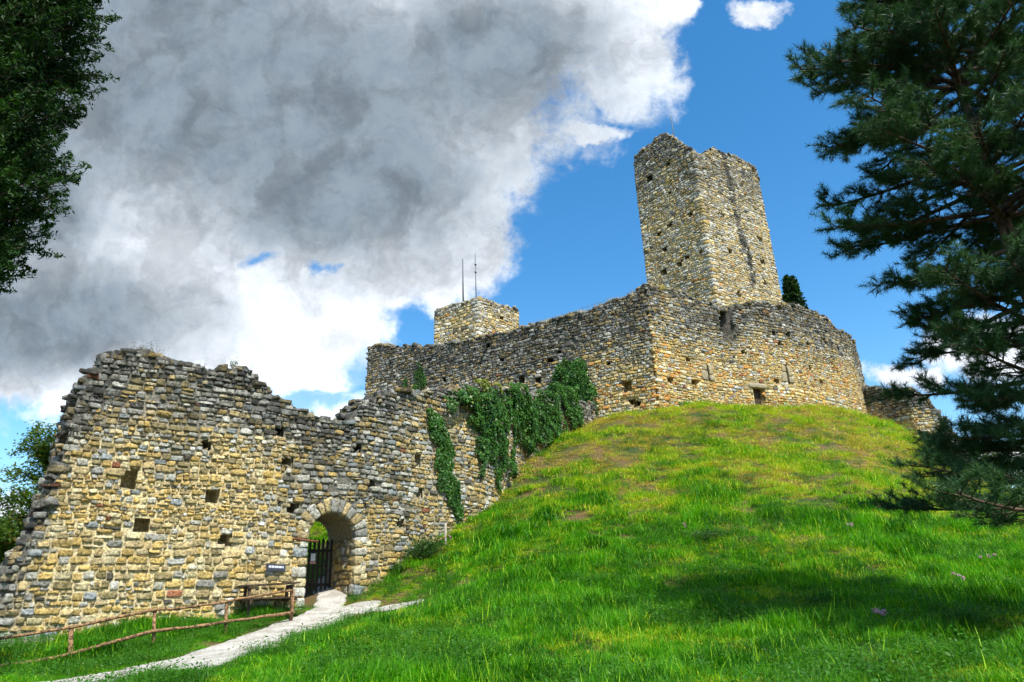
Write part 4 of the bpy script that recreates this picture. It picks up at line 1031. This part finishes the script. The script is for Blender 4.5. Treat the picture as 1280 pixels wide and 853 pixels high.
def broadleaf(base, height, rad, seed, label, n=14000):
    g = np.random.default_rng(seed); b = np.array(base); o = empty('leafy_tree', tuple(b), label, 'tree'); tr = Acc(); lf = Acc(); P = []
    trunk = curve(b, np.array([.05, 0, 1.0]), height*.8, 8, g, 0, 0, .12); tube(tr, trunk, np.linspace(.17, .04, 9), 9)
    for i in range(46):
        j = g.integers(2, 9); an = g.uniform(0, 6.28); L = rad*g.uniform(.6, 1.1)*(1.0-.06*j); c = curve(trunk[j], np.array([math.cos(an), math.sin(an), g.uniform(.1, .9)]), L, 6, g, 0, .3, .35)
        tube(tr, c, np.linspace(.05, .01, 7), 5, cap=False)
        for k in range(7):
            jj = g.integers(2, 7); c2 = curve(c[jj], g.normal(size=3)+np.array([0, 0, .4])+(c[jj]-c[jj-1])*2, g.uniform(.4, 1.0), 4, g, .1, .1, .3); tube(tr, c2, [.012, .01, .008, .005, .003], 3, cap=False)
            m = n//(46*7); t = g.random(m)*4; t0 = np.clip(t.astype(int), 0, 3); P.append(c2[t0]+(c2[t0+1]-c2[t0])*(t-t0)[:, None]+g.normal(0, .11, (m, 3)))
    P = np.concatenate(P); leaves(lf, P, g.uniform(.035, .08, len(P)), g, up=.3, ratio=.6)
    tr.build('trunk', BARKG, o); lf.build('crown', DECI, o); return o
p = at(30, 700, 21.5); zz = float(H(p[0], p[1])); broadleaf((p[0]+.3, p[1]+.3, zz-.3), 6.6, 2.5, 8, 'green leafy tree behind the left end of the ruined wall', 42000)
p = at(-60, 700, 24); zz = float(H(p[0], p[1])); broadleaf((p[0], p[1]+.5, zz-.3), 5.6, 2.5, 9, 'leafy tree cut by the left edge of the picture, further left behind the wall', 30000)
p = at(1262, 640, 46); zz = float(H(p[0], p[1])); zt = at(1262, 555, 46)[2]; broadleaf((p[0], p[1], zz-.3), (zt-zz)*1.1, 3.0, 10, 'pale leafy tree on the skyline behind the pine branches', 7000)
# fallen stones at the wall foot
a = Acc(); 
for i, (px, py, Y, s) in enumerate([(38, 806, 17.7, .22), (15, 804, 17.6, .17), (62, 803, 18.0, .15), (3, 810, 17.2, .18)]):
    p = at(px, py, Y); z = float(H(p[0], p[1])); a = Acc()
    blocks(a, np.array([[p[0], p[1], z+.06]]), np.array([[s*1.3, s*.8, s*.5]]), np.array(Euler((.1, .1, i)).to_matrix())[None], np.array([[.34,.34,.32,.6]]), .05, i)
    tag(a.build('fallen_stone', STONE), ['largest flat grey block fallen at the wall foot behind the fence', 'mid sized block left of the largest fallen block', 'small block right of the largest fallen block', 'block at the far left edge nearest the fence'][i], 'stone', 'fallen stones at the wall foot')
# ================================================================== light and sky
SUN_AZ = math.atan2(.52, -.85); SUN_EL = R(56)       # direction towards the sun, azimuth from +Y clockwise
sd = np.array([math.sin(SUN_AZ)*math.cos(SUN_EL), math.cos(SUN_AZ)*math.cos(SUN_EL), math.sin(SUN_EL)])
L = bpy.data.lights.new('sun', 'SUN'); L.energy = 4.6; L.angle = R(.6); L.color = (1, .965, .90)
lo = bpy.data.objects.new('sun', L); COL.objects.link(lo); lo.rotation_euler = Vector(-sd).to_track_quat('-Z', 'Y').to_euler()
w = bpy.data.worlds.new('World'); sc.world = w; w.use_nodes = True
t = NT(w.node_tree); bg = t.N['Background']
sky = t.N.new('ShaderNodeTexSky'); sky.sky_type = 'NISHITA'; sky.sun_disc = False; sky.sun_elevation = SUN_EL; sky.sun_rotation = SUN_AZ
sky.air_density = 1.0; sky.dust_density = .3; sky.ozone_density = 1.4
dirv = t.N.new('ShaderNodeTexCoord').outputs['Generated']
dF = t.m('MAXIMUM', t.dot(dirv, tuple(F_)), .12)
X = t.m('MULTIPLY_ADD', t.m('DIVIDE', t.dot(dirv, tuple(R_)), dF), 8.533, 6.4)
Y = t.m('MULTIPLY_ADD', t.m('DIVIDE', t.dot(dirv, tuple(U_)), dF), -8.533, 4.265)
cb_ = t.N.new('ShaderNodeCombineXYZ'); t.put(cb_.inputs[0], X); t.put(cb_.inputs[1], Y); P = cb_.outputs[0]
wn = t.noise(P, .9, 5, .6, 0, 1); wv = t.v('MULTIPLY', t.v('SUBTRACT', wn, (.5, .5, .5)), (1.3, 1.0, 0))
PW = t.v('ADD', P, wv)
def blob(p, cx, cy, rx, ry):
    v = t.v('MULTIPLY', t.v('SUBTRACT', p, (cx/100, cy/100, 0)), (100/rx, 100/ry, 0))
    return t.m('SUBTRACT', 1.0, t.length(v))
def field(p, bl, k=.15):
    f = None
    for b in bl:
        x_ = blob(p, *b); f = x_ if f is None else t.m('SMOOTH_MAX', f, x_, k)
    return f
mass = field(PW, [(330,60,460,300),(120,330,330,210),(690,-20,190,150),(560,195,115,140),(470,300,190,95),(300,390,200,110),(400,430,90,70)], .2)
mass2 = field(PW, [(800,60,58,110),(770,120,50,40),(840,10,40,35),(955,10,48,24),(-10,630,55,22),(420,512,70,22),(1130,480,50,22),(1240,440,130,60),(1270,570,120,35),(735,168,50,16)], .08)
holes_ = field(PW, [(318,330,30,16),(404,338,30,11),(405,505,60,22),(452,470,34,52)], .05)
fine = t.noise(P, 1.1, 9, .62); fine2 = t.noise(P, 3.2, 8, .68, .3)
nz = t.m('ADD', t.m('MULTIPLY', t.m('SUBTRACT', fine, .5), .55), t.m('MULTIPLY', t.m('SUBTRACT', fine2, .5), .32))
f1 = t.m('ADD', mass, nz); f2 = t.m('ADD', mass2, t.m('MULTIPLY', nz, 1.9))
cov = t.m('MAXIMUM', t.ss(f1, -.04, .20), t.m('MULTIPLY', t.ss(f2, .0, .5), .97))
cov = t.m('MULTIPLY', cov, t.m('SUBTRACT', 1.0, t.m('MULTIPLY', t.ss(t.m('ADD', holes_, t.m('MULTIPLY', nz, 3.2)), .05, .9), .85)))
front = t.ss(t.dot(dirv, tuple(F_)), .25, .45)
gen = t.noise(dirv, 2.2, 7, .6)
cov = t.m('ADD', t.m('MULTIPLY', cov, front), t.m('MULTIPLY', t.m('SUBTRACT', 1.0, front), t.ss(gen, .5, .62)))
dark = field(PW, [(300,120,400,170),(610,70,170,100),(430,230,200,110),(60,400,190,75),(180,-20,300,120),(30,240,120,120)], .2)
dk = t.ss(t.m('ADD', t.m('ADD', dark, t.m('MULTIPLY', t.m('SUBTRACT', fine, .5), .75)), t.m('MULTIPLY', t.m('SUBTRACT', fine2, .5), .16)), -.95, .62)
lum = t.mix(dk, (1.34,1.40,1.48), (.30,.365,.43))
tex = t.ss(t.noise(PW, 1.1, 8, .60), .34, .60, .70, 1.12)
lum = t.mix(1.0, lum, t.mix(t.ss(fine2, .30, .62), (.86,.89,.93), (1.04,1.04,1.04)), 'MULTIPLY')
vs = t.v('SCALE', lum); vs.node.inputs['Scale'].default_value = 1; t.L.new(tex, vs.node.inputs['Scale'])
skyc = t.N.new('ShaderNodeHueSaturation'); skyc.inputs['Saturation'].default_value = 1.36; skyc.inputs['Hue'].default_value = .495; skyc.inputs['Value'].default_value = 1.0
t.L.new(sky.outputs[0], skyc.inputs['Color'])
bg.inputs['Strength'].default_value = .145; t.L.new(skyc.outputs[0], bg.inputs['Color'])
bc = t.N.new('ShaderNodeBackground'); bc.inputs['Strength'].default_value = .60; t.L.new(vs, bc.inputs['Color'])
mx = t.N.new('ShaderNodeMixShader'); t.L.new(cov, mx.inputs[0]); t.L.new(bg.outputs[0], mx.inputs[1]); t.L.new(bc.outputs[0], mx.inputs[2])
t.L.new(mx.outputs[0], t.N['World Output'].inputs[0])
# ================================================================== camera and settings
cam = bpy.data.cameras.new('camera'); co = bpy.data.objects.new('camera', cam); COL.objects.link(co); sc.camera = co
cam.sensor_width = 36; cam.lens = 24; cam.clip_end = 12000; cam.clip_start = .05
M = Matrix(((R_[0], U_[0], -F_[0], EYE[0]), (R_[1], U_[1], -F_[1], EYE[1]), (R_[2], U_[2], -F_[2], EYE[2]), (0, 0, 0, 1)))
co.matrix_world = M
vs = sc.view_settings; sc.display_settings.display_device = 'sRGB'; vs.view_transform = 'Standard'; vs.look = 'None'; vs.exposure = .72; vs.gamma = 1; vs.use_curve_mapping = False
sc.render.engine = 'CYCLES'; sc.cycles.max_bounces = 4; sc.cycles.diffuse_bounces = 2; sc.cycles.transmission_bounces = 2; sc.cycles.transparent_max_bounces = 4
sc.cycles.use_denoising = True; sc.cycles.use_adaptive_sampling = True; sc.cycles.adaptive_threshold = .03
